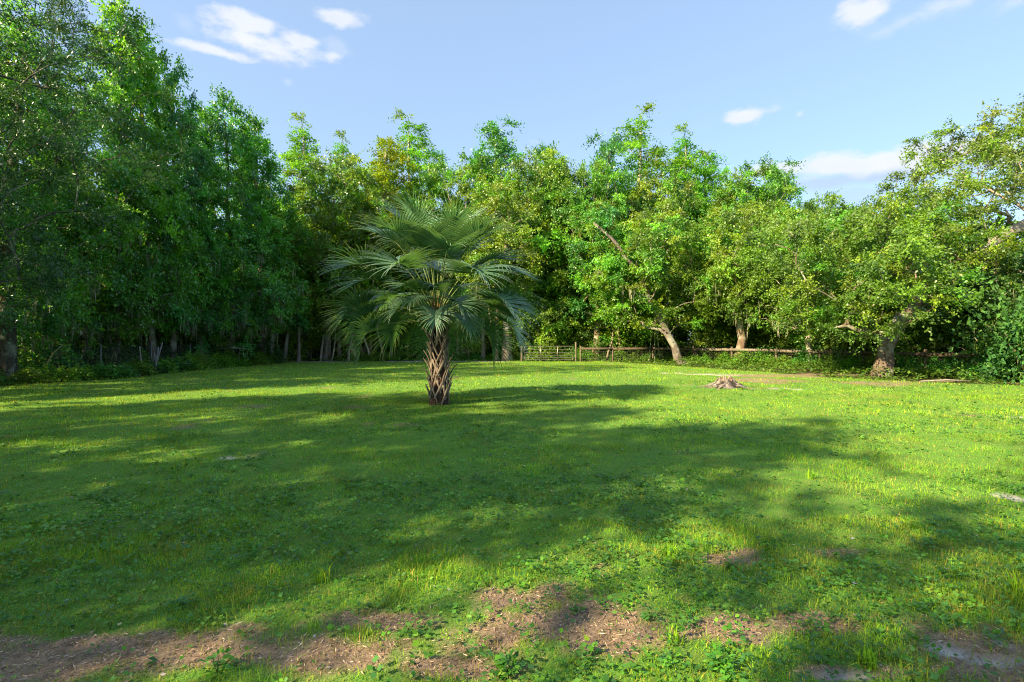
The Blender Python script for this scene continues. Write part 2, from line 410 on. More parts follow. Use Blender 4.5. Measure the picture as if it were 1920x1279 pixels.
GC = [(0.148, 0.348, 0.019), (0.209, 0.422, 0.019), (0.298, 0.449, 0.023), (0.105, 0.283, 0.019), (0.454, 0.348, 0.059), (0.523, 0.321, 0.122)]
def scatter_zone(g, y0, y1, dens, margin=.6):
    """random ground points inside the camera's wedge between two distances"""
    A = (y1**2-y0**2)+2*margin*(y1-y0); n = int(A*dens)
    u = g.rand(n); y = np.sqrt(y0**2+u*(y1**2-y0**2)); x = g.uniform(-1, 1, n)*(y+margin)
    return x, y
def build_grass():
    g = rs(11)
    for nm, y0, y1, dens, L0, W0, sg in (('near', 1.9, 4.2, 8200, .048, .0028, 2), ('close', 4.2, 8, 3600, .050, .0045, 1), ('mid', 8, 15, 1100, .055, .009, 1), ('far', 15, 36, 230, .065, .020, 1)):
        x, y = scatter_zone(g, y0, y1, dens)
        la = lawn_f(x, y); ba = bare_f(x, y); sa = sand_f(x, y)
        clump = fbm(x*3.1, y*3.1, 31); big = fbm(x*.55, y*.55, 33); tall = fbm(x*1.7+9, y*1.7, 35)
        p = la*(1-.82*ba)*(1-.95*sa)*(.5+.9*clump)
        k = g.rand(len(x)) < p
        x, y, clump, big, tall, ba = (q[k] for q in (x, y, clump, big, tall, ba))
        n = len(x)
        L = L0*g.uniform(.5, 1.3, n)*(.6+.9*sstep(.4, .75, tall)+.6*sstep(.5, .8, clump))
        tuft = (g.rand(n) < (.02 if y1 < 5 else .006)*sstep(.5, .75, tall)); L = np.where(tuft, L*2.3, L)
        col = palette(g, n, GC, (3, 3, 2, 2, .55, .2))
        dry = np.clip(ba*2.2+.09+sstep(.5, .8, fbm(x*.8, y*.8, 41))*.55, 0, 1)[:, None]*g.rand(n, 1)
        col = col*(1-dry)+np.array([.29, .25, .085])*dry
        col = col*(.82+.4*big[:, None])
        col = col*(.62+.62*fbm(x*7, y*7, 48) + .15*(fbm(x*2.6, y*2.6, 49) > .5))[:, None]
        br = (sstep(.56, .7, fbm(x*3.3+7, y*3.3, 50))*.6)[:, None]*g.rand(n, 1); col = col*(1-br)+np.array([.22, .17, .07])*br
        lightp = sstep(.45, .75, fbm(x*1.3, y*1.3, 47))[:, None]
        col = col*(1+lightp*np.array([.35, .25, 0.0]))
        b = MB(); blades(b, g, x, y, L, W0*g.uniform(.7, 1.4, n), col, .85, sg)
        o = b.build('lawn_grass', M_GRASS)
        tag(o, {'near': 'blades of grass in the foreground strip of the lawn', 'close': 'lawn grass in front of the palm', 'mid': 'lawn grass around the foot of the palm',
                'far': 'lawn grass stretching to the trees'}[nm], 'grass', kind='stuff')

def leaf_quads(b, g, P, D, N, L, W, col, fold=.12):
    D = D/(np.linalg.norm(D, axis=1)[:, None]+1e-9)
    S = np.cross(N, D); S /= np.linalg.norm(S, axis=1)[:, None]+1e-9
    N = np.cross(D, S)
    L = np.broadcast_to(L, (len(P),))[:, None]; W = np.broadcast_to(W, (len(P),))[:, None]
    mid = P+D*L*.45+N*L*fold
    V = np.stack([P, mid+S*W/2-N*W*.12, P+D*L, mid-S*W/2-N*W*.12], 1).reshape(-1, 3)
    i = np.arange(len(P))*4
    b.add(V, np.stack([i, i+1, i+2, i+3], 1), col)

def build_weeds():
    g = rs(19)
    WC = [(0.064, 0.213, 0.021), (0.087, 0.263, 0.021), (0.046, 0.163, 0.023), (0.116, 0.288, 0.021), (0.150, 0.263, 0.021)]
    b = MB()
    for y0, y1, dens, s in ((1.9, 3.2, 300, .022), (3.2, 5.5, 230, .026), (5.5, 10, 60, .030), (10, 18, 14, .042)):
        x, y = scatter_zone(g, y0, y1, dens)
        f = fbm(x*.8+5, y*.8, 51)
        # broad-leaved weeds: strong in the right foreground and in the left foreground, patchy elsewhere
        right = np.exp(-(((x-1.9)/1.3)**2+((y-2.75)/.6)**2)); left = np.exp(-(((x+3.0)/1.9)**2+((y-3.7)/1.2)**2)); low = np.exp(-(((x-.6)/.9)**2+((y-2.25)/.16)**2))
        mid = np.exp(-(((x-1.0)/1.2)**2+((y-3.2)/.5)**2))
        p = np.clip(.15+1.0*sstep(.45, .62, f)*.8+right+left+low+mid*.8, 0, 1)*lawn_f(x, y)*(1-.8*bare_f(x, y)*(1-.6*np.clip(right+low, 0, 1)))*(1-.9*sand_f(x, y))
        k = g.rand(len(x)) < p; x = x[k]; y = y[k]
        # each plant = rosette of leaves
        nl = 6
        n = len(x)*nl; X = np.repeat(x, nl); Y = np.repeat(y, nl)
        az = g.uniform(0, 2*PI, n); up = g.uniform(.0, .9, n)
        stem = g.uniform(.1, 1.1, n)*s*1.1
        P = np.c_[X+np.cos(az)*stem, Y+np.sin(az)*stem, height_f(X, Y)+g.uniform(.008, .055, n)*np.repeat(g.uniform(.5, 1.4, len(x)), nl)]
        Dv = np.c_[np.cos(az), np.sin(az), up-.25]
        N = np.c_[g.normal(0, .35, (n, 2)), np.ones(n)]
        L = s*g.uniform(.7, 1.6, n)*np.repeat(g.uniform(.6, 1.3, len(x)), nl)
        col = np.repeat(palette(g, len(x), WC, (3, 3, 2, 1.4, 1)), nl, 0)*g.uniform(.8, 1.2, (n, 1))
        leaf_quads(b, g, P, Dv, N, L, L*g.uniform(.55, .85, n), col)
    tag(b.build('low_weeds', M_WEED), 'small broad-leaved weeds spread through the lawn', 'weeds', kind='stuff')
    # larger single plants that show as such
    def plant(px, py, h, nleaf, kind, label, grp=None):
        D = 1440/(py-635); X = gx(px, D); q = rs(int(px*7+py))
        o = MB()
        if kind == 'tuft':
            n = nleaf; az = q.uniform(0, 2*PI, n); t = np.abs(q.normal(0, .45, n)); L = h*q.uniform(.6, 1.2, n)
            P = np.c_[q.normal(0, .02, n), q.normal(0, .02, n), np.zeros(n)]
            d = np.c_[np.cos(az)*np.sin(t), np.sin(az)*np.sin(t), np.cos(t)]
            s = np.c_[-np.sin(az), np.cos(az), 0*az]*.0035
            mid = P+d*L[:, None]*.6; tip = P+d*L[:, None]+np.c_[np.cos(az), np.sin(az), -np.ones(n)]*(L*t*.5)[:, None]
            V = np.stack([P-s, P+s, mid+s, mid-s, tip], 1).reshape(-1, 3); i = np.arange(n)*5
            c = palette(q, n, GC[:4], (2, 3, 3, 1))
            o.add(V, np.stack([i, i+1, i+2, i+3], 1), c); o.F.append(np.stack([i+3, i+2, i+4], 1)); o.C.append(c)
            ob = o.build('blade_tuft', M_GRASS)
        else:
            n = nleaf; az = q.uniform(0, 2*PI, n); r = q.uniform(.0, .5, n)*h; z = q.uniform(.15, 1, n)*h*.8
            P = np.c_[np.cos(az)*r, np.sin(az)*r, z]; Dv = np.c_[np.cos(az), np.sin(az), q.uniform(-.2, .6, n)]
            L = h*q.uniform(.28, .5, n)
            leaf_quads(o, q, P, Dv, np.c_[q.normal(0, .4, (n, 2)), np.ones(n)], L, L*.45, palette(q, n, WC, (3, 3, 2, 1.4, 1)))
            for k in range(4): o.tube([(0, 0, -.01), (math.cos(k*1.6)*h*.2, math.sin(k*1.6)*h*.2, h*.75)], [.003, .0015], 3, (.08, .13, .04))
            ob = o.build('weed_plant', M_WEED)
        ob.location = (X, D, float(height_f(np.array([X]), np.array([D]))[0]))
        tag(ob, label, 'weed', grp)
    plant(600, 1095, .11, 26, 'tuft', 'upright grass tuft at the front edge of the shaded lawn, left of the bare strip')
    plant(405, 1265, .09, 60, 'leafy', 'small leafy weed growing alone in the mulch at the lower left')
    plant(1262, 1215, .09, 14, 'tuft', 'thin sprout standing alone in the mulch right of centre')
    plant(1630, 1262, .09, 60, 'tuft', 'dense grass tuft beside the pale sand at the lower right')
    plant(1256, 1052, .13, 26, 'tuft', 'grass tuft in the small sunlit patch right of centre')
    plant(205, 1182, .05, 8, 'leafy', 'low round-leaved weed at the edge of the mulch, lower left')
    plant(1080, 1160, .06, 12, 'leafy', 'small weed between two mulch patches at the bottom centre')
    plant(1270, 1180, .06, 12, 'leafy', 'pair-leaved weed in the mulch behind the thin sprout')
    plant(955, 1270, .09, 90, 'leafy', 'leafy weed clump at the very bottom, near the middle')
    plant(1350, 1265, .09, 90, 'leafy', 'leafy dark weed clump at the bottom, between mulch and sand')
    plant(1520, 900, .16, 22, 'tuft', 'tall seed-grass tuft at the edge of the bright patch on the right')
    plant(1905, 1120, .14, 40, 'tuft', 'grass tuft at the right edge of the picture')
def build_litter():
    g = rs(23); b = MB()
    x, y = scatter_zone(g, 1.9, 5.0, 3600, .3)
    k = g.rand(len(x)) < np.clip(bare_f(x, y)*1.0+.02, 0, 1)*(1-.8*sand_f(x, y)); x = x[k]; y = y[k]; n = len(x)
    az = g.uniform(0, 2*PI, n); L = g.uniform(.008, .045, n); W = g.uniform(.0012, .004, n)
    P = np.c_[x, y, height_f(x, y)+g.uniform(.001, .012, n)]
    D = np.c_[np.cos(az), np.sin(az), g.uniform(-.25, .25, n)]; N = np.c_[g.normal(0, .5, (n, 2)), np.ones(n)]
    leaf_quads(b, g, P, D, N, L, W*1.6, palette(g, n, [(.36, .25, .165), (.23, .15, .095), (.45, .34, .24), (.12, .08, .05), (.50, .43, .35)], (3, 3, 1.3, 2.4, .5)), .02)
    tag(b.build('mulch_straw', M_STRAW), 'dry straw and bark chips lying on the bare foreground soil', 'mulch', kind='stuff')
    b = MB()
    x, y = scatter_zone(g, 1.9, 12, 5.5, .3)
    k = g.rand(len(x)) < .6*np.where(y < 6, 1, .5); x = x[k]; y = y[k]; n = len(x); az = g.uniform(0, 2*PI, n)
    P = np.c_[x, y, height_f(x, y)+g.uniform(.008, .035, n)]
    leaf_quads(b, g, P, np.c_[np.cos(az), np.sin(az), g.uniform(-.2, .2, n)], np.c_[g.normal(0, .3, (n, 2)), np.ones(n)], g.uniform(.018, .045, n), g.uniform(.012, .022, n),
               palette(g, n, [(.35, .30, .27), (.30, .2, .12), (.5, .46, .42), (.2, .12, .07), (.35, .30, .06)], (2, 2, 1, 2, .6)), .1)
    tag(b.build('fallen_leaves', M_LITTER), 'scattered dead leaves on the grass', 'leaves', kind='stuff')
build_grass(); build_weeds(); build_litter()

# ------------------------------------------------------------------ trees
def gen_tree(seed, trunk, r0, z0, z1, Rad, prof, n_cl, cr, leafL, leafW, cols, wts, twigs=12, lv=12, clear=None, moss=0, bark=(.20, .165, .125),
             up=.25, lobes=.35, flat=.7, gap=.0, centre=None, droop=.25, bark_light=None):
    """trunk: list of (x,y,z); crown between heights z0,z1 with half width Rad*prof(t) round the trunk line. returns 3 mesh builders"""
    g = rs(seed); T = np.array(trunk, float); leafL *= .77; leafW *= .77; lv = int(lv*1.55)
    # resample the trunk
    seg = np.linalg.norm(np.diff(T, axis=0), axis=1); cum = np.r_[0, np.cumsum(seg)]; nT = 16
    s = np.linspace(0, cum[-1], nT); TP = np.stack([np.interp(s, cum, T[:, i]) for i in range(3)], 1)
    for _ in range(2): TP[1:-1] = (TP[:-2]+2*TP[1:-1]+TP[2:])/4
    TP[1:-1, :2] += g.normal(0, r0*.22, (nT-2, 2))
    def axis_at(z):
        zz = np.clip(z, 0, TP[-1, 2]); return np.stack([np.interp(zz, TP[:, 2], TP[:, 0]), np.interp(zz, TP[:, 2], TP[:, 1])], -1)
    ph = g.uniform(0, 2*PI, 4)
    C = []
    tries = 0
    while len(C) < n_cl and tries < n_cl*40:
        tries += 1
        t = g.rand(); rr = prof(t)
        if g.rand() > max(rr, .22): continue
        a = g.uniform(0, 2*PI)
        lob = 1+lobes*(math.sin(2*a+ph[0]+3*t)*.5+math.sin(3*a+ph[1]+t*9)*.4+math.sin(5*a+ph[2]-t*14)*.3)
        rad = Rad*rr*lob*(g.rand()**.42)
        z = z0+(z1-z0)*t
        c2 = axis_at(np.array([z]))[0] if centre is None else np.array(centre)
        p = np.array([c2[0]+math.cos(a)*rad, c2[1]+math.sin(a)*rad, z+g.normal(0, cr*.3)])
        if gap and t < .8 and fbm(np.array([a*1.6+seed]), np.array([t*5.0]), seed)[0] < gap: continue
        if clear is not None and p[1] < clear[1] and np.min(np.hypot(*(np.array(clear[0])-p[[0, 2]]).T)) < clear[2]: continue
        if C and np.min(np.linalg.norm(np.array(C)-p, axis=1)) < cr*.5: continue
        C.append(p)
    C = np.array(C)
    # branches: connect every clump to the nearest existing node
    nodes = [p for p in TP]; par = [-1]+list(range(nT-1)); zc = z0*.75
    ok = [p[2] >= min(zc, TP[-1, 2]*.9) for p in TP]
    paths = []
    order = np.argsort(np.linalg.norm(C[:, :2]-axis_at(C[:, 2]), axis=1)+.3*abs(C[:, 2]-z0))
    for ci in order:
        c = C[ci]; Nn = np.array(nodes); d = Nn-c
        cost = np.linalg.norm(d, axis=1)+1.3*np.maximum(0, d[:, 2]+.35*np.linalg.norm(d[:, :2], axis=1))
        cost[~np.array(ok)] += 50
        k = int(np.argmin(cost)); a0 = Nn[k]; last = k; L = np.linalg.norm(c-a0); m = 3 if L > cr else 2
        pp = [a0]; idx = [k]
        for q in range(1, m+1):
            f = q/m; p = a0*(1-f)+c*f; p[2] += math.sin(f*PI)*L*.10; p += g.normal(0, L*.05, 3)*(q < m)
            nodes.append(p); par.append(last); ok.append(True); last = len(nodes)-1; pp.append(p); idx.append(last)
        paths.append((pp, idx))
    cnt = np.zeros(len(nodes)); ends = [i[-1] for _, i in paths]
    for e in ends:
        k = e
        while k >= 0: cnt[k] += 1; k = par[k]
    tot = cnt[0]
    tr = MB(); hb = np.linspace(0, 1, nT)
    rad = r0*np.clip(1-.72*(s/s[-1])**1.1, .12, 1); rad[0] *= 1.45; rad[1] *= 1.12
    bk = np.array(bark)
    tr.tube(TP, rad, 10, bk, True, .18, seed)
    for pp, idx in paths:
        r = np.array([min(r0*.62, .55*r0*(max(cnt[i], .6)/tot)**.5+.004) for i in idx]); r[0] = r[1]*1.15; r[-1] *= .5
        tr.tube(pp, r, 4 if r.max() < .05 else 6, bk*(1.0+.3*g.rand()), False)
    # leaves
    nC = len(C); n = nC*twigs
    Cc = np.repeat(C, twigs, 0)
    cen = np.c_[axis_at(Cc[:, 2]), Cc[:, 2]] if centre is None else np.c_[np.tile(np.array(centre), (n, 1)), Cc[:, 2]]
    out = Cc-cen; out /= np.linalg.norm(out, axis=1)[:, None]+.3
    rd = g.normal(0, 1, (n, 3)); rd /= np.linalg.norm(rd, axis=1)[:, None]
    td = rd*1.0+out*.55+np.array([0, 0, up]); td[:, 2] *= flat; td /= np.linalg.norm(td, axis=1)[:, None]
    tl = cr*g.uniform(.35, 1.1, n)
    st = Cc+td*tl[:, None]*.12
    f = (np.arange(lv)+.5)/lv
    fj = np.clip(f[None, :]+g.normal(0, .5/lv, (n, lv)), 0.02, 1.02)
    P = st[:, None, :]+td[:, None, :]*(tl[:, None]*fj)[..., None]
    P[..., 2] -= droop*(tl[:, None]*fj**2)
    P += g.normal(0, 1, P.shape)*(leafL*.45)
    P = P.reshape(-1, 3); m = len(P)
    ld = np.repeat(td, lv, 0)*.8+g.normal(0, .75, (m, 3)); ld[:, 2] -= .2
    N = g.normal(0, .6, (m, 3))+np.array([0, 0, .7])+np.repeat(out, lv, 0)*.5
    base = palette(g, nC, cols, wts)*g.uniform(.82, 1.2, (nC, 1))
    tw = np.repeat(base, twigs, 0)*g.uniform(.85, 1.18, (n, 1)); col = np.repeat(tw, lv, 0)*g.uniform(.82, 1.2, (m, 1))
    yel = g.rand(m) < .006; col[yel] = (.22, .24, .03)
    lf = MB(); sz = g.uniform(.65, 1.35, m)
    leaf_quads(lf, g, P, ld, N, leafL*sz, leafW*sz, col)
    ms = None
    if moss:
        ms = MB(); low = C[np.argsort(C[:, 2]+g.normal(0, (z1-z0)*.3, nC))[:moss]]
        for c in low:
            k = 16; q = g.normal(0, cr*.22, (k, 3)); ln = g.uniform(.25, 1.0, k)*cr*1.0
            a = c+q-np.array([0, 0, cr*.15]); w = g.uniform(.012, .04, k)*(cr/.8)
            aa = g.uniform(0, PI, k); sv = np.c_[np.cos(aa), np.sin(aa), 0*aa]*w[:, None]
            e = a-np.c_[g.normal(0, .06, (k, 2))*ln[:, None], ln]
            midp = (a+e)/2+g.normal(0, .02, (k, 3))
            V = np.stack([a-sv*.5, a+sv*.5, midp+sv, midp-sv, e], 1).reshape(-1, 3); i = np.arange(k)*5
            cc = palette(g, k, [(.26, .27, .18), (.34, .32, .23), (.17, .19, .12)], (1, 1, 1))
            ms.add(V, np.stack([i, i+1, i+2, i+3], 1), cc); ms.n -= len(V)
            ms.F.append(np.stack([i+3, i+2, i+4], 1)+ms.n); ms.C.append(cc); ms.n += len(V)
    return tr, lf, ms

def p_dome(t):  return max(0.0, math.sin(PI*min(1, .12+.80*t)))**.6
def p_oval(t):  return (math.sin(PI*min(1, .10+.86*t))**.75)*(1-.25*t)
def p_cone(t):  return max(.09, (1-t)**.7*(.55+.45*min(1, t*5)))
def p_col(t):   return .45+.55*math.sin(PI*t)**.8 if t < .97 else .3
DK = [(0.069, 0.268, 0.053), (0.110, 0.351, 0.047), (0.057, 0.214, 0.062)]
MD = [(0.112, 0.320, 0.028), (0.152, 0.401, 0.028), (0.083, 0.253, 0.028)]
LT = [(0.156, 0.291, 0.021), (0.135, 0.269, 0.021), (0.205, 0.313, 0.023), (0.093, 0.209, 0.021)]
YL = [(0.196, 0.294, 0.017), (0.153, 0.273, 0.017), (0.230, 0.294, 0.019)]
OL = [(0.114, 0.205, 0.035), (0.151, 0.249, 0.037), (0.083, 0.169, 0.031), (0.180, 0.249, 0.055)]

def as_tree(name, mb3, leafmat):
    tr, lf, ms = mb3
    root = empty(name)
    tr.build('trunk', M_BARK, root, smooth=True); lf.build('crown', leafmat, root)
    if ms: ms.build('hanging_moss', M_MOSS, root)['kind'] = 'stuff'
    return root

USED = {}
PROTO = {}
def st(x=0, y=0, h=10, lx=0, ly=0): return [(x, y, -.15), (x+lx*.3, y+ly*.3, h*.35), (x+lx*.7, y+ly*.7, h*.7), (x+lx, y+ly, h)]
W3 = (1, 1, 1); W4 = (1, 1, 1, 1)
def protos():
    # every prototype is 14 m tall, scaled where it is placed
    PROTO['gum1'] = as_tree('sweetgum_tree', gen_tree(101, st(h=13, lx=.4), .20, 1.5, 14, 3.3, lambda t: p_cone(t)**.62, 230, .82, .17, .11, DK+MD[:1], (2, 2, 1, 1), 12, 13, moss=34, lobes=.45, gap=.22, bark=(.13, .105, .08)), M_LEAF)
    PROTO['gum2'] = as_tree('sweetgum_tree', gen_tree(102, st(h=13, lx=-.5), .20, 1.8, 14, 3.0, lambda t: p_cone(t)**.8, 210, .78, .17, .11, MD+DK[:1], (2, 2, 1, 1), 12, 13, moss=30, lobes=.5, bark=(.15, .12, .09)), M_LEAF)
    PROTO['oak1'] = as_tree('oak_tree', gen_tree(103, st(h=11, lx=.8), .26, 2.7, 14, 4.6, p_dome, 250, .92, .20, .12, MD+LT[:2], (2, 3, 1, 2, 2), 12, 13, moss=12, lobes=.4, gap=.30), M_LEAF)
    PROTO['oak2'] = as_tree('oak_tree', gen_tree(104, st(h=11.5, lx=-.6, ly=.3), .24, 3.4, 14, 4.0, p_dome, 230, .9, .20, .12, LT+MD[:1], (2, 3, 1, 2, 1), 12, 13, moss=8, lobes=.5, gap=.30), M_LEAF)
    PROTO['cyp1'] = as_tree('cypress_tree', gen_tree(105, st(h=13.2), .17, 4.0, 14, 3.0, p_cone, 190, .75, .17, .075, YL+LT[:1], (2, 2, 1, 1), 13, 13, moss=0, lobes=.5, flat=.5, gap=.36, bark=(.30, .26, .21)), M_LEAFSOFT)
    PROTO['cyp2'] = as_tree('cypress_tree', gen_tree(106, st(h=13.2, lx=.3), .17, 4.5, 14, 2.9, p_cone, 150, .75, .17, .075, MD+LT[:2], (2, 2, 1, 1, 1), 13, 13, moss=0, lobes=.7, flat=.5, gap=.40, bark=(.30, .26, .21)), M_LEAFSOFT)
    PROTO['slim1'] = as_tree('slender_tree', gen_tree(107, st(h=12.5, lx=.7, ly=.2), .15, 6.2, 14, 2.2, p_oval, 85, 1.0, .20, .12, LT+MD[:1], (1, 1, 1, 1, 1), 11, 12, moss=6, lobes=.6, bark=(.22, .19, .15)), M_LEAF)
    PROTO['slim2'] = as_tree('slender_tree', gen_tree(108, st(h=12.5, lx=-.9), .17, 5.2, 14, 2.5, p_oval, 90, 1.0, .20, .12, MD+OL[:2], (1, 1, 1, 1, 1), 11, 12, moss=9, lobes=.6, bark=(.19, .165, .13)), M_LEAF)
def _p2():
    PROTO['under1'] = as_tree('understory_tree', gen_tree(111, st(h=11, lx=1.5), .22, 1.2, 14, 6.5, p_dome, 110, 2.6, .44, .28, LT+MD[:2], (2, 2, 1, 1, 1, 1), 13, 13, moss=0, lobes=.5, bark=(.2, .17, .13)), M_LEAF)
    PROTO['under2'] = as_tree('understory_tree', gen_tree(112, st(h=12, lx=-1.5), .22, 1.6, 14, 5.2, p_oval, 100, 2.4, .44, .26, LT+YL[:1]+OL[:1], (2, 2, 1, 1, 1, 1), 13, 13, moss=4, lobes=.6, bark=(.2, .17, .13)), M_LEAF)
def place(kind, px, D, top_py=None, h=None, rz=None, sx=1.0, label=None, group=None, x=None, cat='tree'):
    if h is None: h = gz(top_py, D)
    s = h/14.0
    if x is None: x = gx(px, D)
    if kind not in USED: o = PROTO[kind]; USED[kind] = 1
    else: o = copy_tree(PROTO[kind]); USED[kind] += 1
    g = random.Random(int(px*13+D*7+h*3))
    o.location = (x, D, 0); o.rotation_euler = (0, 0, g.uniform(0, 6.28) if rz is None else rz); o.scale = (s*sx, s*sx, s)
    tag(o, label, cat, group)
    return o
protos(); _p2()

# --- first rows, left side (photo column, distance, top row)
FRONT = [
 ('gum1', 18, 19.5, 60, 0.62, 'dark leafy tree at the left edge, second in from the border foliage'),
 ('gum1', 112, 21.0, 165, 0.62, 'tall dark tree whose pale trunk shows above the wire fence at far left'),
 ('gum2', 218, 23.0, 6, 0.72, 'tallest tree on the left, spire-like top touching the upper picture edge'),
 ('gum2', 283, 24.5, 42, 0.68, 'tall sweetgum with a double leader, just right of the tallest left tree'),
 ('gum1', 325, 26.0, 140, 0.62, 'dark tree stepping down right of the tall double-leader sweetgum'),
 ('gum2', 378, 27.5, 190, 0.65, 'mid-height dark tree behind the white forked stick in the left undergrowth'),
 ('gum1', 437, 29.5, 198, .85, 'round-topped dark tree in the left row, fourth before the open sky dip'),
 ('gum2', 492, 31.5, 222, .9, 'yellowish-tipped tree ending the left row before the back treeline'),
 ('cyp2', 566, 38.0, 240, 1.1, 'wispy thin-crowned tree against the sky at the left corner of the clearing'),
 ('oak2', 612, 35.5, 305, .95, 'broad bright bushy tree left of the palm crown'),
 ('cyp2', 640, 44.0, 268, .9, 'small dark pointed treetop rising behind the bright bushy tree left of the palm'),
 ('slim2', 560, 33.5, 400, .9, 'pale-trunked forked tree at the left back corner of the lawn'),
 ('cyp1', 722, 38.0, 262, 1.25, 'yellow-green cypress directly above and left of the palm'),
 ('cyp2', 775, 42.0, 228, 1.05, 'highest open-branched cypress above the palm, with sky showing through'),
 ('cyp2', 812, 45.0, 285, 1.1, 'bluish shaded cypress right of the highest one above the palm'),
 ('oak1', 868, 38.5, 300, .8, 'leafy tree just right of the sky gap above the palm'),
 ('gum1', 930, 40.0, 240, 1.0, 'dark-topped tall tree right of the palm top'),
 ('oak2', 992, 38.0, 300, .85, 'bright tree in the back row above the left end of the tube gate'),
 ('gum2', 1036, 41.0, 268, .9, 'pointed green treetop above the right end of the tube gate'),
 ('oak1', 1085, 38.0, 312, .8, 'leafy tree of even height left of the dark twin treetops'),
 ('gum1', 1135, 40.0, 270, .9, 'dark twin-topped tree left of the central spire'),
 ('cyp2', 1190, 43.0, 222, 1.15, 'tall spire-topped cypress, highest in the back row right of centre'),
 ('oak2', 1238, 38.5, 325, .8, 'bright low-topped tree between the two spire-topped cypresses'),
 ('cyp2', 1281, 43.0, 258, 1.05, 'second spire-topped cypress, right of the highest one'),
 ('cyp2', 1330, 42.0, 288, 1.25, 'open-crowned cypress right of the second spire'),
 ('oak1', 1385, 39.0, 325, .85, 'leafy tree in the back row above the straight lawn-edge trunk'),
 ('gum1', 1455, 40.0, 318, 1.1, 'dark rounded treetop standing above its neighbours right of centre'),
 ('oak2', 1515, 35.0, 378, .85, 'lower bright tree right of the dark rounded top'),
 ('oak1', 1580, 31.0, 398, .75, 'tree filling the dip in the skyline left of the big right-hand oaks'),
]
for k, px, D, top, sx, lab in FRONT:
    place(k, px, D, top_py=top, sx=sx, label=lab)
# yellowish airy trees show at the front of the back row too
place('slim1', 905, 36.5, h=12.5, label='slender tree partly hidden behind the right side of the palm crown')
place('slim2', 1180, 36.5, h=9, sx=1.1, label='short trunk standing between the thick leaning trunk and the gate tree')

# --- hero trees with their own trunks
def hero(name, base, D, mb3, label, mat=M_LEAF):
    o = as_tree(name, mb3, mat); o.location = (base, D, 0); tag(o, label, 'tree'); return o
# live oak on the right: short thick trunk leaning right and forking
X = gx(1648, 20.6)
hero('live_oak', X, 20.6, gen_tree(201, [(0, 0, -.2), (.12, 0, .7), (.38, 0, 1.5), (.95, .1, 2.3), (1.7, .2, 3.1), (2.6, .3, 4.2), (3.2, .5, 5.6)], .33, 1.7, 7.0, 3.9, p_dome, 280, .72, .125, .075, LT+OL[:2]+MD[:1], (2, 2, 1, 1, 1, 1, 1), 15, 15,
     moss=0, clear=([(0, 0), (.1, .7), (.3, 1.3), (.6, 1.8), (1.0, 2.4), (1.5, 2.9)], .9, .95), centre=(-.1, .2), lobes=.45, bark=(.13, .10, .075)), 'live oak at the right lawn edge with a thick curved trunk dappled in sun')
# large oak at the right margin: trunk outside the picture, limb reaching in
hero('live_oak', 24.2, 21.5, gen_tree(202, [(0, 0, -.2), (-.3, 0, 2.5), (-.8, -.2, 5.5), (-1.9, -.6, 6.7), (-2.9, -1.0, 6.4), (-4.6, -1.2, 5.7), (-5.9, -1.2, 4.8)], .46, 4.2, 11.2, 5.0, p_dome, 300, .78, .13, .075, OL+LT[:3], (2, 2, 1, 1, 1, 1, 1), 14, 15,
     moss=4, clear=([(-2.2, 6.6), (-2.9, 6.4), (-3.7, 6.1), (-4.6, 5.7)], .3, .9), centre=(-1.7, .6), lobes=.5, gap=.12, bark=(.22, .185, .15)), 'large old oak at the right edge whose bare grey limb reaches in from outside')
# leaning trunk right of the gate
X = gx(1280, 30.6)
hero('leaning_oak', X, 30.6, gen_tree(203, [(0, 0, -.2), (-.55, 0, .9), (-1.05, 0, 1.9), (-1.7, .3, 3.6), (-2.6, .5, 5.6), (-3.9, .7, 7.4), (-5.2, .8, 8.6)], .24, 2.0, 8.8, 3.1, p_dome, 170, .85, .17, .10, LT+MD[:2], (1, 1, 1, 1, 1, 1), 12, 13,
     moss=6, clear=([(0, 0), (-.5, .9), (-1.0, 1.6)], .5, .42), centre=(-1.5, .6), lobes=.5, gap=.1, bark=(.14, .12, .10)), 'thick bare trunk leaning to the left at the back lawn edge')
X = gx(1388, 30.0)
hero('straight_oak', X, 30.0, gen_tree(204, [(0, 0, -.2), (.02, 0, 2), (-.05, .1, 4.5), (.1, .2, 8)], .29, 2.9, 8.8, 3.3, p_dome, 190, .85, .165, .10, LT+MD[:1]+YL[:1], (2, 2, 1, 1, 1, 1), 12, 13,
     moss=8, lobes=.4, bark=(.16, .115, .08)), 'straight reddish-brown trunk in front of the pale fence rail')
X = gx(1117, 35.2)
hero('gate_oak', X, 35.2, gen_tree(205, [(0, 0, -.2), (.1, 0, 2), (.3, 0, 4.5), (-.2, .2, 9)], .27, 3.1, 10.0, 3.8, p_dome, 200, .9, .18, .11, MD+DK[:1]+LT[:1], (2, 2, 1, 1, 1), 12, 13,
     moss=12, lobes=.45, bark=(.17, .12, .075)), 'sunlit trunk just right of the tube gate')
X = gx(950, 35.0)
hero('palmside_oak', X, 35.0, gen_tree(206, [(0, 0, -.2), (.05, 0, 2), (-.2, 0, 5), (.2, .2, 10)], .33, 4.6, 11.5, 3.2, p_dome, 150, .95, .18, .11, LT+MD[:1], W4+(1,), 12, 13,
     moss=10, lobes=.45, bark=(.18, .145, .115)), 'pale thick trunk behind the right palm fronds, left of the gate')
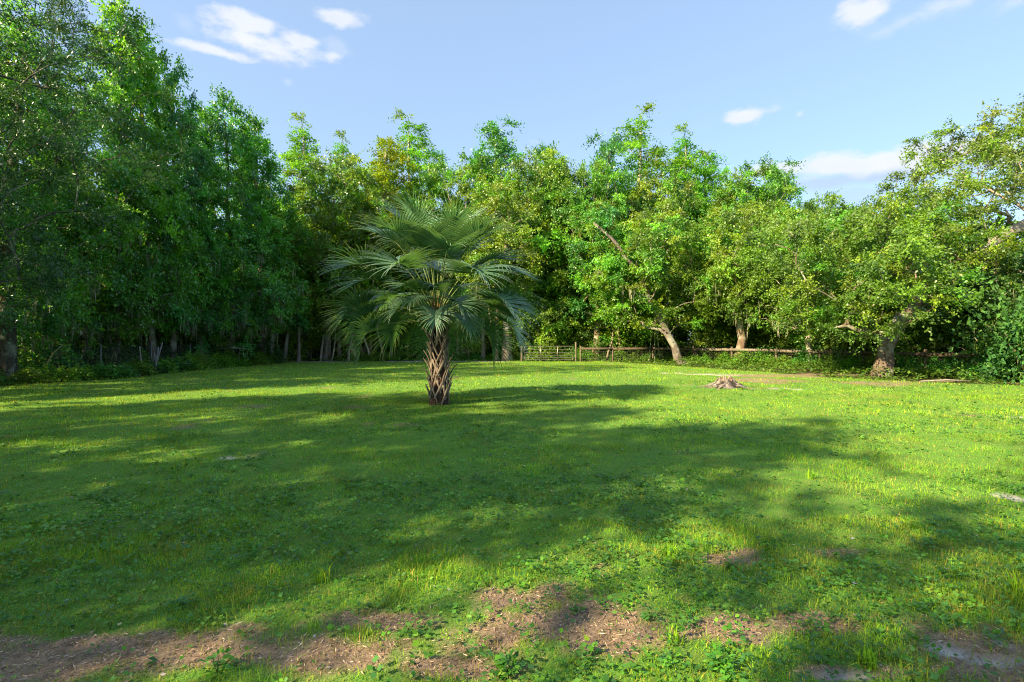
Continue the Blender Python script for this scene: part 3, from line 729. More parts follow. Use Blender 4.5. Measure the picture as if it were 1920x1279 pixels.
# near narrow-leaved tree at the left margin
hero('willow_oak', -14.9, 13.6, gen_tree(207, [(0, 0, -.2), (.1, 0, 3), (.3, 0, 7), (.5, .2, 13)], .20, 2.0, 15.5, 3.6, p_col, 330, .85, .125, .034, [(.028, .095, .034), (.038, .12, .036), (.055, .15, .03)], (3, 3, 1), 15, 16,
     moss=0, lobes=.35, bark=(.08, .07, .055), droop=.35), 'nearest tree at the left edge, dark narrow leaves hanging out over the sky')
hero('dark_oak', -17.6, 17.8, gen_tree(208, [(0, 0, -.2), (.1, 0, 3), (.2, 0, 7), (.5, .2, 12)], .28, 2.0, 13.5, 3.4, p_oval, 230, .9, .14, .06, DK+MD[:1], (3, 3, 2, 1), 13, 14,
     moss=8, lobes=.35, bark=(.08, .07, .055)), 'dense dark tree behind the left end of the wire fence')
# bright young trees by the right fence
hero('young_maple', gx(1870, 20.3), 20.3, gen_tree(209, [(0, 0, -.2), (.1, 0, 1.5), (0, .1, 4.8)], .09, .9, 5.6, 2.3, p_dome, 120, .7, .15, .11, [(.07, .17, .022), (.10, .20, .025), (.05, .13, .02)], W3, 12, 13, lobes=.35, bark=(.3, .26, .2)),
     'bright green leafy tree low at the right edge under the big oak')
hero('young_maple', gx(1775, 22.8), 22.8, gen_tree(210, [(0, 0, -.2), (-.1, 0, 1.5), (0, .1, 3.8)], .08, .8, 4.4, 2.0, p_dome, 90, .7, .15, .11, [(.07, .17, .022), (.10, .20, .025), (.05, .13, .02)], W3, 12, 13, lobes=.35, bark=(.3, .26, .2)),
     'small bright green tree behind the fence right of the curved oak trunk')
hero('bright_understory_tree', gx(1305, 34.0), 34.0, gen_tree(211, [(0, 0, -.2), (.1, 0, 2.5), (0, .1, 6)], .09, 2.4, 6.8, 2.7, p_dome, 80, .8, .18, .12, [(.10, .22, .018), (.14, .25, .02), (.08, .19, .02)], W3, 12, 12, lobes=.5, flat=.4, bark=(.3, .26, .2)),
     'vivid light-green low tree between the leaning and the straight trunk')
hero('oak_tree', gx(1520, 26.5), 26.5, gen_tree(212, [(0, 0, -.2), (-.1, 0, 2.2), (.2, .1, 6)], .17, 2.1, 7.4, 3.2, p_dome, 190, .8, .15, .09, LT+OL[:2], (1, 1, 1, 1, 1, 1), 13, 13, moss=14, lobes=.4, bark=(.3, .26, .2)),
     'mossy oak behind the pale rail left of the curved oak trunk')

# --- young understory trees along the front of the back wood
for i, (px, D, h, lab) in enumerate([
    (545, 35.2, 4.6, 'young leafy tree at the back left corner of the lawn'), (592, 38, 5.2, 'young tree among the thin trunks left of the palm'), (690, 38.5, 3.6, 'low young tree behind the green mound'),
    (748, 37.5, 4.2, 'young tree seen under the left palm fronds'), (890, 37.5, 4.6, 'young tree between the palm trunk and the pale thick trunk'), (1010, 36.8, 4.4, 'young leafy tree directly behind the left half of the tube gate'),
    (1062, 37.2, 5.4, 'young leafy tree behind the right half of the tube gate'), (1150, 36.4, 4.4, 'young tree right of the gate tree'), (1195, 35.6, 5.0, 'low leafy tree over the three thin greenish stems'),
    (1245, 35.8, 3.6, 'low tree behind the foot of the leaning trunk'), (1335, 33.6, 3.8, 'low bright tree behind the pale rail, left of the straight trunk'), (1432, 32.5, 4.6, 'young tree behind the pale rail, right of the straight trunk'),
    (1480, 30.5, 3.6, 'low young tree where the pale rail ends'), (1565, 28.0, 4.6, 'young tree behind the fence, well left of the curved oak trunk'), (1610, 26.0, 3.6, 'small tree behind the fence, just left of the curved oak trunk'),
    (1720, 24.5, 4.2, 'small tree behind the fence, just right of the curved oak trunk'), (470, 33.5, 5.0, 'young tree in the shade at the end of the left row'), (345, 28.5, 4.6, 'young tree in the shade behind the forked stick'),
    (180, 23.5, 4.2, 'young tree in the shade behind the wire fence')]):
    place('under1' if i % 2 else 'under2', px, D, h=h, label=lab, sx=1.0)
# --- second and third rows
g = random.Random(77)
kinds = ['oak1', 'slim1', 'gum1', 'slim2', 'oak2', 'slim2', 'gum2', 'slim1']
def row(p0, p1, n, group, label, hr, kk=kinds, sx=1.0):
    for i in range(n):
        f = (i+g.uniform(.15, .85))/n
        x = p0[0]+(p1[0]-p0[0])*f+g.uniform(-.7, .7); y = p0[1]+(p1[1]-p0[1])*f+g.uniform(-1, 1)
        place(g.choice(kk), 960+i, y, h=g.uniform(*hr), x=x, sx=g.uniform(.85, 1.1)*sx, label=label, group=group)
row((-27, 15), (-20.5, 36), 11, 'second row of trees behind the left fence', 'tree half hidden in the second row behind the left wire fence', (4.5, 7), kk=['under1', 'under2'])
row((-37, 20), (-31, 40), 3, 'deep row of trees on the left', 'tree deep in the wood behind the left rows', (8, 10.5))
row((-22, 42), (-2, 44), 6, 'back-row trees left of the gate', 'slender tree inside the wood at the back, left of the gate', (11, 14))
row((-2, 43), (20, 42), 9, 'back-row trees right of the gate', 'tree inside the wood at the back, right of the gate', (10.5, 13.5))
row((-28, 52), (30, 52), 10, 'deepest row of trees', 'tree at the far depth of the wood across the clearing', (12, 15), kk=['oak1', 'oak2', 'gum1', 'gum2'], sx=1.15)
row((19, 40), (30, 24), 7, 'trees beyond the right fence', 'tree standing beyond the right-hand rail fence', (7, 9.5), kk=['oak1', 'oak2', 'slim1'])
# --- trees behind and beside the photographer whose shade falls over the lawn (ground point their crown should shade)
hoff = 1/math.tan(SUN_EL)
def shade(tx, ty, zc, kind, h, sx, lab):
    x = tx+SUN_H[0]*zc*hoff; y = ty+SUN_H[1]*zc*hoff
    place(kind, 500+tx*9, y, h=h, x=x, sx=sx, label=lab, rz=tx)
# a = distance along the sun's direction, c = across it; the crown's shade ends near a + 1.43 h
SH = [(-11.4, 6.8, 13.2, 'gum2', 1.1), (-12.6, 10.4, 13, 'oak1', .8), (-15.8, 14.0, 13, 'gum2', .9), (-9.4, -2.7, 13, 'oak1', .72), (-9.8, -7.2, 13, 'oak2', .85),
      (-13.2, 4.7, 13.5, 'gum1', .75), (-9.5, 3.9, 12.5, 'slim2', .8), (-8.5, .3, 15, 'slim1', .6), (-10.4, 22.5, 12.5, 'oak1', .85), (-12.2, 18.2, 12, 'gum1', .9)]
for i, (a_, c_, h, kd, sx) in enumerate(SH):
    place(kd, 500+i*9, .6*a_+.8*c_, h=h, x=.8*a_-.6*c_, sx=sx, label='shade tree beside or behind the photographer, outside the picture', group='shade trees outside the picture', rz=i*1.7)

# --- saplings and vine stems inside the wood
def build_saplings():
    prot = []
    for k in range(4):
        q = rs(300+k); h = 7.0; b = MB()
        P = np.c_[np.cumsum(q.normal(0, .12, 9)), np.cumsum(q.normal(0, .08, 9)), np.linspace(-.1, h, 9)]
        c = [(.42, .36, .27), (.30, .25, .18), (.36, .27, .18), (.20, .17, .13)][k]
        b.tube(P, np.linspace(.055, .02, 9), 6, c, False, .1, k)
        for j in range(7):
            i = q.randint(3, 8); a = q.uniform(0, 6.28); e = P[i]+np.array([math.cos(a)*.7, math.sin(a)*.7, .5])
            b.tube([P[i], (P[i]+e)/2+np.array([0, 0, .08]), e], [.014, .01, .005], 4, c, False)
        lf = MB(); n = 700; i = q.randint(2, 9, n); a = q.uniform(0, 6.28, n); r = q.uniform(.1, 1.1, n)
        Pp = P[i]+np.c_[np.cos(a)*r, np.sin(a)*r, q.normal(.3, .4, n)]
        leaf_quads(lf, q, Pp, q.normal(0, 1, (n, 3)), q.normal(0, .5, (n, 3))+np.array([0, 0, 1]), q.uniform(.12, .22, n), q.uniform(.07, .12, n), palette(q, n, LT+MD[:2], (1, 1, 1, 1, 1, 1)))
        root = empty('sapling'); b.build('stem', M_TWIG, root, smooth=True); lf.build('foliage', M_LEAF, root); prot.append(root)
    used = set(); q = random.Random(9)
    def put(x, y, s, grp, lab):
        k = q.randrange(4)
        if k in used: o = copy_tree(prot[k])
        else: o = prot[k]; used.add(k)
        o.location = (x, y, 0); o.rotation_euler = (q.uniform(-.07, .07), q.uniform(-.07, .07), q.uniform(0, 6.28)); o.scale = (s*q.uniform(1.0, 1.9),)*2+(s,)
        tag(o, lab, 'sapling', grp)
    for i in range(84):
        D = q.uniform(34.8, 38.5) if i % 2 else q.uniform(36, 47); put(gx(q.uniform(495, 740), D), D, q.uniform(.8, 1.4), 'thin trunks of the dense stand left of the palm', 'thin sapling trunk in the dense stand at the back, left of the palm')
    for i in range(26):
        D = q.uniform(36.5, 47); put(gx(q.uniform(740, 1120), D), D, q.uniform(.7, 1.2), 'thin trunks behind the palm and the gate', 'thin sapling in the wood behind the palm and the tube gate')
    for i in range(26):
        D = q.uniform(34.5, 44); put(gx(q.uniform(1120, 1540), D), D, q.uniform(.7, 1.1), 'thin trunks behind the right rail fence', 'thin sapling in the wood behind the rail fence')
    for i in range(26):
        y = q.uniform(18, 36); put(-18-q.uniform(0, 7)+(y-17)*.1, y, q.uniform(.7, 1.2), 'thin trunks inside the left wood', 'thin sapling trunk in the shade behind the left wire fence')
    for i in range(8):
        y = q.uniform(20, 32); put(20+q.uniform(0, 5)-(y-20)*.15, y, q.uniform(.6, .8), 'saplings beyond the right fence', 'sapling beyond the fence at the right')
build_saplings()

# --- far wood as one mass
def far_wood():
    q = rs(500); b = MB(); n = 60000
    a = np.where(q.rand(n) < .75, q.uniform(-1.15, 1.05, n), q.uniform(-1.5, -.6, n)); r = q.uniform(58, 74, n)
    x = np.sin(a)*r; y = np.cos(a)*r; hmax = 9+6*fbm(x*.12+50, y*.12, 61)
    z = hmax*q.rand(n)**.8
    L = q.uniform(.5, 1.0, n)
    leaf_quads(b, q, np.c_[x, y, z], q.normal(0, 1, (n, 3)), q.normal(0, .6, (n, 3))+np.array([0, -.5, .7]), L, L*.6, palette(q, n, MD+LT[:2], (1, 1, 1, 1, 1)))
    for i in range(240):
        aa = q.uniform(-1.3, 1.1); rr = q.uniform(55, 66); xx = math.sin(aa)*rr; yy = math.cos(aa)*rr
        b.tube([(xx, yy, -.2), (xx+q.normal(0, .4), yy, 5), (xx+q.normal(0, .6), yy, 10)], [.2, .15, .1], 5, (.28, .24, .18), False)
    tag(b.build('distant_wood', M_LEAF), 'far wood closing the view behind all the nearer trees', 'woods', kind='stuff')
far_wood()

# ------------------------------------------------------------------ undergrowth
def bush(name, seed, w, h, n, L, W, cols, wts, mat=M_WEED, stems=7):
    q = rs(seed); b = MB(); a = q.uniform(0, 2*PI, n); rr = q.rand(n)**.45; zt = q.rand(n)
    R_ = w*np.sqrt(np.clip(1-(zt*.95)**2, 0, 1))*rr*(1+.3*np.sin(a*3+seed)+.2*np.sin(a*5+seed*2))
    zz = h*zt*(.8+.35*np.sin(a*2+seed*1.3)*rr)+.03
    P = np.c_[np.cos(a)*R_, np.sin(a)*R_, zz]
    D = np.c_[np.cos(a), np.sin(a), q.uniform(-.5, .6, n)]+q.normal(0, .5, (n, 3))
    N = np.c_[np.cos(a)*.3, np.sin(a)*.3, np.ones(n)]+q.normal(0, .45, (n, 3))
    s = q.uniform(.6, 1.35, n)
    leaf_quads(b, q, P, D, N, L*s, W*s, palette(q, n, cols, wts))
    root = empty(name); b.build('foliage', mat, root)
    t = MB()
    for k in range(stems):
        aa = q.uniform(0, 6.28); e = np.array([math.cos(aa)*w*.6, math.sin(aa)*w*.6, h*q.uniform(.6, .95)])
        t.tube([(0, 0, -.05), e*np.array([.35, .35, .6]), e], [.012, .009, .004], 4, (.16, .13, .08), False)
    t.build('stem', M_TWIG, root)
    return root
BUSH = {
 'leafy': bush('leafy_shrub', 1, .75, .85, 1500, .085, .055, MD+LT[:2], (2, 2, 1, 1, 1)),
 'dark': bush('dark_shrub', 2, .8, 1.1, 1500, .09, .055, DK+MD[:1], (2, 2, 1, 1)),
 'broad': bush('broadleaf_plant', 3, .7, .75, 210, .26, .20, [(.05, .15, .045), (.04, .115, .04), (.075, .19, .035)], W3),
 'vine': bush('climbing_bush', 6, .8, .9, 2600, .085, .062, [(.05, .16, .035), (.04, .125, .035), (.08, .21, .035)], W3),
 'bright': bush('bright_shrub', 4, .8, .8, 1500, .085, .06, [(.13, .28, .03), (.10, .24, .03), (.17, .29, .03)], W3),
 'fern': bush('arching_shrub', 5, .8, 1.0, 900, .22, .03, [(.05, .12, .03), (.04, .10, .035)], (1, 1)),
}
BU = set()
def putb(kind, x, y, s, sz, lab, grp=None, cat='shrub'):
    if kind in BU: o = copy_tree(BUSH[kind])
    else: o = BUSH[kind]; BU.add(kind)
    q = random.Random(int(x*31+y*17)); o.location = (x, y, 0); o.rotation_euler = (0, 0, q.uniform(0, 6.28)); o.scale = (s, s, s*sz)
    tag(o, lab, cat, grp)
q = random.Random(33)
def lx(y): return float(np.interp(y, LE[:, 0], LE[:, 1]))
# left fence undergrowth
for i in range(36):
    y = 15.2+i*.53+q.uniform(-.2, .2); k = q.choice(['leafy', 'leafy', 'bright', 'bright', 'dark'])
    if 20.6 < y < 24: k = 'broad' if q.random() < .55 else k
    putb(k, lx(y)-.55+q.uniform(-.35, .25), y, q.uniform(.75, 1.05), q.uniform(.6, .95), {'broad': 'big-leaved plant in front of the left fence near the white forked stick', 'leafy': 'green shrub in the undergrowth along the left wire fence',
         'dark': 'dark shrub in the undergrowth along the left wire fence', 'bright': 'lighter green shrub in the undergrowth along the left wire fence'}[k], 'undergrowth along the left fence')
for i in range(20):
    y = 16+i*.95+q.uniform(-.3, .3); k = q.choice(['dark', 'leafy', 'dark', 'fern'])
    putb(k, lx(y)-2.0-q.uniform(0, 1.4), y, q.uniform(.9, 1.5), q.uniform(.9, 1.4), 'taller shaded shrub behind the left wire fence', 'shrubs behind the left fence')
putb('fern', -14.8, 31.0, 1.3, 1.1, 'arching narrow-leaved shrub at the far end of the left undergrowth')
putb('fern', -15.6, 29.6, 1.2, 1.1, 'second arching shrub, just in front of the far corner on the left')
# back edge
for i in range(17):
    x = -14.5+i*1.0+q.uniform(-.3, .3); k = q.choice(['leafy', 'bright', 'dark', 'fern', 'bright'])
    putb(k, x, 36.2+q.uniform(-.6, 1.2), q.uniform(.6, .9), q.uniform(.5, .8), 'low shrub under the back trees, left of the gate', 'shrubs under the back trees left of the gate')
for x, y, s in ((-10.0, 35.2, 1.3), (-8.9, 35.0, 1.25), (-9.5, 35.6, 1.3)):
    putb('bright', x, y, s, .55, 'part of the rounded green mound at the far lawn edge left of the palm', 'green mound at the far lawn edge')
for i in range(14):
    x = 4.6+i*.85+q.uniform(-.3, .3); k = q.choice(['leafy', 'bright', 'dark', 'leafy'])
    putb(k, x, 34.6+q.uniform(-.5, .9)-.06*i, q.uniform(.7, 1.1), q.uniform(.6, 1.1), 'shrub between the gate and the straight trunk, along the back fence', 'shrubs along the back fence right of the gate')
for i in range(6):
    putb(q.choice(['bright', 'leafy']), .8+i*.62, 34.9+q.uniform(0, .5), q.uniform(.55, .8), q.uniform(.5, .8), 'low plant growing at the foot of the tube gate', 'plants at the foot of the gate')
# interior low growth, right and left of centre
for i in range(40):
    D = q.uniform(37, 46); px = q.uniform(520, 1560)
    putb(q.choice(['leafy', 'dark', 'leafy', 'bright']), gx(px, D), D, q.uniform(1.0, 1.9), q.uniform(.8, 1.5), 'bush in the shade inside the wood at the back', 'bushes inside the back wood')
# right fence
RF = np.array([(4.1, 34.0), (11.0, 32.6), (15.3, 27.2), (16.3, 22.6), (18.3, 18.6), (21.0, 14.6)])   # fence line
def rf(t):
    seg = np.r_[0, np.cumsum(np.linalg.norm(np.diff(RF, axis=0), axis=1))]; return np.array([np.interp(t*seg[-1], seg, RF[:, 0]), np.interp(t*seg[-1], seg, RF[:, 1])])
for i in range(30):
    t = .30+i*.0235; p = rf(t)+np.array([q.uniform(-.9, .1), q.uniform(-.5, .4)])
    k = q.choice(['leafy', 'bright', 'leafy', 'dark'])
    putb(k, p[0], p[1], q.uniform(.7, 1.0), q.uniform(.6, 1.1), 'shrub tangled along the right-hand rail fence', 'shrubs along the right fence')
for x, y, s, sz, lab_ in ((17.3, 17.3, 1.5, 1.7, 'lower left one of the large-leaved bushes at the right edge'), (18.6, 17.4, 1.7, 2.0, 'rightmost large-leaved bush, cut by the right picture edge'), (17.9, 18.3, 1.6, 2.2, 'tallest large-leaved bush, behind the others at the right edge')):
    putb('vine', x, y, s, sz, lab_, 'large-leaved bush at the right edge')
for i in range(9):
    D = q.uniform(23, 31); putb('bright', gx(q.uniform(1640, 1900), D)+1.0, D, q.uniform(1, 1.6), q.uniform(.8, 1.4), 'sunlit bush beyond the right fence', 'sunlit bushes beyond the right fence')

def creeping():
    """ground cover between the lawn and the fences, and rough grass under the trees"""
    g = rs(81); b = MB(); n = 46000
    x = np.r_[g.uniform(5, 20, n//2), g.uniform(-17.5, 19, n-n//2)]; y = np.r_[g.uniform(15.5, 33, n//2), g.uniform(15, 37.5, n-n//2)]
    la = lawn_f(x, y)
    xl = np.interp(y, LE[:, 0], LE[:, 1]); xr = np.interp(y, RE[:, 0], RE[:, 1])
    edge = np.maximum(np.maximum(xl-x, x-xr), y-34.2)
    k = (g.rand(n) < (1-la)*1.2) & (edge > -.6) & (edge < 5.5) & (sand_f(x, y) < .5) & (bare_f(x, y)*(x > 5) < .5)
    x = x[k]; y = y[k]; m = len(x)
    hh = .05+.38*sstep(.35, .8, fbm(x*.7, y*.7, 91))*sstep(0, 1.2, edge[k])
    P = np.c_[x, y, height_f(x, y)+hh*g.rand(m)**.5]
    L = g.uniform(.07, .16, m)
    rightc = (x > 4)[:, None]
    c = np.where(rightc, palette(g, m, [(.085, .19, .02), (.12, .21, .022), (.06, .15, .02)], W3), palette(g, m, MD+LT[:1], W4))
    leaf_quads(b, g, P, np.c_[g.normal(0, 1, (m, 2)), g.uniform(-.2, .6, m)], np.c_[g.normal(0, .4, (m, 2)), np.ones(m)], L, L*.65, c)
    tag(b.build('ground_cover', M_WEED), 'creeping green ground cover between the lawn edge and the fences', 'ground cover', kind='stuff')
    # vine leaves on the right fence
    b = MB(); n = 9000; t = g.uniform(.42, 1, n); pts = np.array([rf(v) for v in t])
    dens = fbm(t*22, t*0, 95); k = g.rand(n) < sstep(.35, .6, dens); pts = pts[k]; m = len(pts)
    z = g.rand(m)**1.3*1.15
    P = np.c_[pts[:, 0]+g.normal(-.05, .14, m), pts[:, 1]+g.normal(0, .14, m), z]
    L = g.uniform(.07, .15, m)
    leaf_quads(b, g, P, g.normal(0, 1, (m, 3)), np.c_[g.normal(-.4, .4, m), g.normal(-.7, .3, m), g.uniform(.2, 1, m)], L, L*.75, palette(g, m, [(.055, .14, .022), (.085, .185, .025), (.04, .11, .02)], W3))
    tag(b.build('fence_vine', M_WEED), 'leafy vines climbing over the right-hand rail fence', 'vine', kind='stuff')
creeping()

# ------------------------------------------------------------------ palm
def build_palm():
    D = 11.8; X = gx(823, D)
    root = empty('sabal_palm', (X, D, 0)); tag(root, 'single fan palm standing in the middle of the lawn, trunk covered in split leaf bases', 'palm')
    g = rs(7)
    b = MB(); zz = np.linspace(-.1, 2.08, 12)
    prof_ = lambda z: np.interp(z, [-.1, .0, .15, .45, 1.0, 1.5, 1.95], [.24, .21, .185, .155, .14, .145, .11])
    ax = lambda z: np.array([.03*math.sin(z*1.8)-.015*z, .0, z])
    b.tube([ax(z) for z in zz], [prof_(z) for z in zz], 14, (.05, .034, .024), True, .12, 3)
    b.build('trunk', M_PALMWOOD, root, smooth=True)
    # split leaf bases, three shapes shared by all of them
    shapes = []
    for k in range(4):
        q = rs(40+k); m = MB(); stub = [.07, .14, .20, .10][k]
        for s in (-1, 1):
            P = [(.0, s*.085, -.11), (.035, s*.062, -.03), (.062, s*.032, .06), (.088, s*.008, .14)]
            m.tube(P, [.012, .019, .021, .022], 5, np.array((.20, .165, .13))*(1+.25*q.rand()), True, .15, k+5, flat=.65)
        m.tube([(.08, 0, .12), (.10+stub*.25, 0, .16+stub*.45), (.10+stub*.75, q.normal(0, .01), .16+stub*.95)], [.026, .019, .007], 5, np.array((.15, .12, .095))*(1+.2*q.rand()), True, .2, k, flat=.6)
        o = m.build('leaf_base', M_PALMWOOD, None, link=False); shapes.append(o.data)
    n = 84
    for i in range(n):
        if g.rand() < .08: continue
        z = .05+1.93*(i/n)**.98; a = i*2.39996+g.normal(0, .16)
        o = bpy.data.objects.new('leaf_base', shapes[i % 4 if z < 1.0 else (i % 4 if i % 4 != 2 else 0)]); COL.objects.link(o); o.parent = root
        c = ax(z); r = float(prof_(z))-.012
        o.location = (c[0]+math.cos(a)*r, c[1]+math.sin(a)*r, z); o.rotation_euler = (g.normal(0, .06), g.normal(0.02, .08), a)
        s = g.uniform(.95, 1.4); o.scale = (s*.8, s*1.1, s*1.1)
    # fronds
    def frond(az, el, plen, blen, seed, tone, twist=0.0):
        q = rs(seed); nseg = 56
        start = ax(1.84+.26*(el/1.4 if el > 0 else 0)); start = start+np.array([math.cos(az)*.10, math.sin(az)*.10, 0])*max(0, math.cos(el))
        # petiole curve, sagging a little with its angle
        N = 9; P = [start]; e = el; hz = np.array([math.cos(az), math.sin(az), 0]); up = np.array([0, 0, 1.0]); side = np.array([-math.sin(az), math.cos(az), 0])
        for k in range(N):
            e -= (.022+.035*math.cos(el)); P.append(P[-1]+(hz*math.cos(e)+up*math.sin(e))*plen/N)
        P = np.array(P)
        pm = MB(); cc = np.array([np.array((.26, .15, .06))*(1-min(1, k/2.0))+np.array((.14, .19, .06))*min(1, k/2.0) for k in range(N) for _ in range(5)])
        pm.tube(P, np.linspace(.024, .011, N+1), 5, cc, False, flat=.6)
        # costa: continues from the petiole and arches down
        K = 8; Cst = [P[-1]]; ee = e; dirs = []; clen = blen*.55
        for k in range(K):
            ee -= .06+.075*math.cos(min(1.5, abs(el))); d = hz*math.cos(ee)+up*math.sin(ee); dirs.append(d); Cst.append(Cst[-1]+d*clen/K)
        Cst = np.array(Cst); dirs.append(dirs[-1]); dirs = np.array(dirs)
        pm.tube(Cst, np.linspace(.011, .003, K+1), 4, (.15, .20, .06), False)
        m = MB(); sd_ = side*math.cos(twist)
        for s in (-1, 1):
            for j in range(nseg//2):
                f = (j+.5)/(nseg/2)                     # 0 = near petiole, 1 = tip
                t = f**1.25*K*.98; i0 = int(t); o0 = Cst[i0]*(1-(t-i0))+Cst[min(i0+1, K)]*(t-i0); d0 = dirs[i0]
                nrm = np.cross(d0, side); nrm = nrm if nrm[2] > 0 else -nrm
                ang = (2.35*(1-f)**.85+.10)
                dd = d0*math.cos(ang)+s*(side*math.cos(twist)+nrm*math.sin(twist)*s)*math.sin(ang)
                dd = dd+nrm*(.42*math.sin(min(ang, PI/2)))     # the two halves lift like a shallow V
                dd /= np.linalg.norm(dd)
                L = blen*(.74+.26*math.sin(f*PI*.8+.3))*q.uniform(.92, 1.06)*(.8+.2*f if f < .3 else 1)
                ns = 8; pts = []; cur = o0.copy(); v = dd.copy(); rnd = q.normal(0, .05, 3)
                for k in range(ns+1):
                    pts.append(cur.copy()); ff = k/ns
                    v = v+np.array([0, 0, -1])*(.010+.22*ff**2.2)*q.uniform(.8, 1.25)+rnd*(ff > .4)*.6
                    v /= np.linalg.norm(v); cur = cur+v*L/ns
                pts = np.array(pts)
                wmax = .012+.009*blen
                fk = np.arange(ns+1)/ns
                w = wmax*np.interp(fk, [0, .12, .42, .7, 1], [.45, 1.15, .95, .5, .05])
                tv = np.gradient(pts, axis=0); tv /= np.linalg.norm(tv, axis=1)[:, None]
                wn_ = np.cross(tv, nrm); wn_ /= np.linalg.norm(wn_, axis=1)[:, None]+1e-6
                nn = np.cross(wn_, tv)
                A = pts-wn_*w[:, None]/1.0; B = pts+wn_*w[:, None]/1.0; Cc = pts+nn*(w*.45)[:, None]*np.sign(nn[:, 2:3]+1e-6)
                V = np.concatenate([A, Cc, B]); i = np.arange(ns)
                F = np.concatenate([np.stack([i, i+1, i+ns+2, i+ns+1], 1), np.stack([i+ns+1, i+ns+2, i+2*ns+3, i+2*ns+2], 1)])
                base = np.array((.085, .185, .105))*tone
                tip = np.array((.20, .24, .09))*tone
                fc = np.concatenate([np.arange(ns), np.arange(ns)])/ns
                brown = q.rand() < .14
                c = base*(1-(fc**4)[:, None]*.8)+(tip if not brown else np.array((.30, .22, .10)))*(fc**4)[:, None]*.8
                c = c*q.uniform(.85, 1.2)
                m.add(V, F, c)
        fo = m.build('frond', M_PALM, root)
        pm.build('petiole', M_TWIG, fo, smooth=True)
    # fronds: spiral from the upright spear outwards
    L = []
    nF = 46
    for i in range(nF):
        f = i/(nF-1); az = i*2.39996+.5; el = 1.52-1.36*f**.95+g.normal(0, .05)
        pl = 1.78-.42*f; bl = .92+.06*math.sin(f*PI)+g.normal(0, .04)
        L.append((az, el, pl, bl))
    for i, (az, el, pl, bl) in enumerate(L):
        if el < .8 and math.sin(az) < -.55: pl *= .55; bl *= .62; el += .25
        frond(az+g.normal(0, .1), el, pl*g.uniform(.88, 1.08), bl, 700+i, g.uniform(.85, 1.2), g.normal(0, .25))
build_palm()

# ------------------------------------------------------------------ stump
def build_stump():
    D = 15.9; X = gx(1361, D); g = rs(14)
    root = empty('tree_stump', (X, D, 0)); root.scale = (1.3, 1.25, .82); tag(root, 'weathered root-flared tree stump alone on the sunlit lawn', 'stump')
    na = 44; nz = 11; th = np.arange(na)*2*PI/na; b = MB(); V = []
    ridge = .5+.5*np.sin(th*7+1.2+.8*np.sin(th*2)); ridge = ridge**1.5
    for k in range(nz):
        t = k/(nz-1); z = -.06+t*.32
        r = .17+.30*(1-t)**1.9+ridge*.17*(1-t)**.7+g.normal(0, .01, na)
        zz = z+(g.normal(0, .012, na) if 0 < k < nz-1 else 0)+(ridge*.10+g.rand(na)*.12-.07 if k == nz-1 else 0)
        V.append(np.c_[np.cos(th)*r*1.12, np.sin(th)*r*.85, zz*np.ones(na)])
    V = np.array(V).reshape(-1, 3)
    i = np.arange(nz-1)[:, None]*na; j = np.arange(na)[None, :]; k = (j+1) % na
    F = np.stack([i+j, i+k, i+na+k, i+na+j], -1).reshape(-1, 4)
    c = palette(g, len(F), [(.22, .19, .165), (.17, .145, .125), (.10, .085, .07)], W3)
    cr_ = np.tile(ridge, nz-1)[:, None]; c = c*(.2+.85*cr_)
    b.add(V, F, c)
    top = len(V)-na; b.add(np.r_[V[top:], [[0, 0, .28]]], [(q_, (q_+1) % na, na) for q_ in range(na)], (.22, .15, .11))
    b.build('stump_wood', M_WOOD, root)
    for s in range(6):
        a = s*1.05+.2+g.normal(0, .25); m = MB(); ln = g.uniform(.1, .4)
        m.tube([(math.cos(a)*.30, math.sin(a)*.26, .09), (math.cos(a)*.45, math.sin(a)*.38, .025), (math.cos(a)*(.5+ln*.5), math.sin(a+.2)*(.4+ln*.4), .0), (math.cos(a)*(.55+ln), math.sin(a+.3)*(.45+ln*.8), -.05)], [.07, .045, .03, .015], 6, (.17, .145, .125), True, .3, s)
        m.build('root', M_WOOD, root)
    for k in range(5):
        m = MB(); a = k*1.3; m.tube([(math.cos(a)*.09, math.sin(a)*.07, .24), (math.cos(a)*.10, math.sin(a)*.08, .40+g.rand()*.06)], [.035, .012], 4, (.25, .18, .14), True, .3, k)
        m.build('splinter', M_WOOD, root)
build_stump()

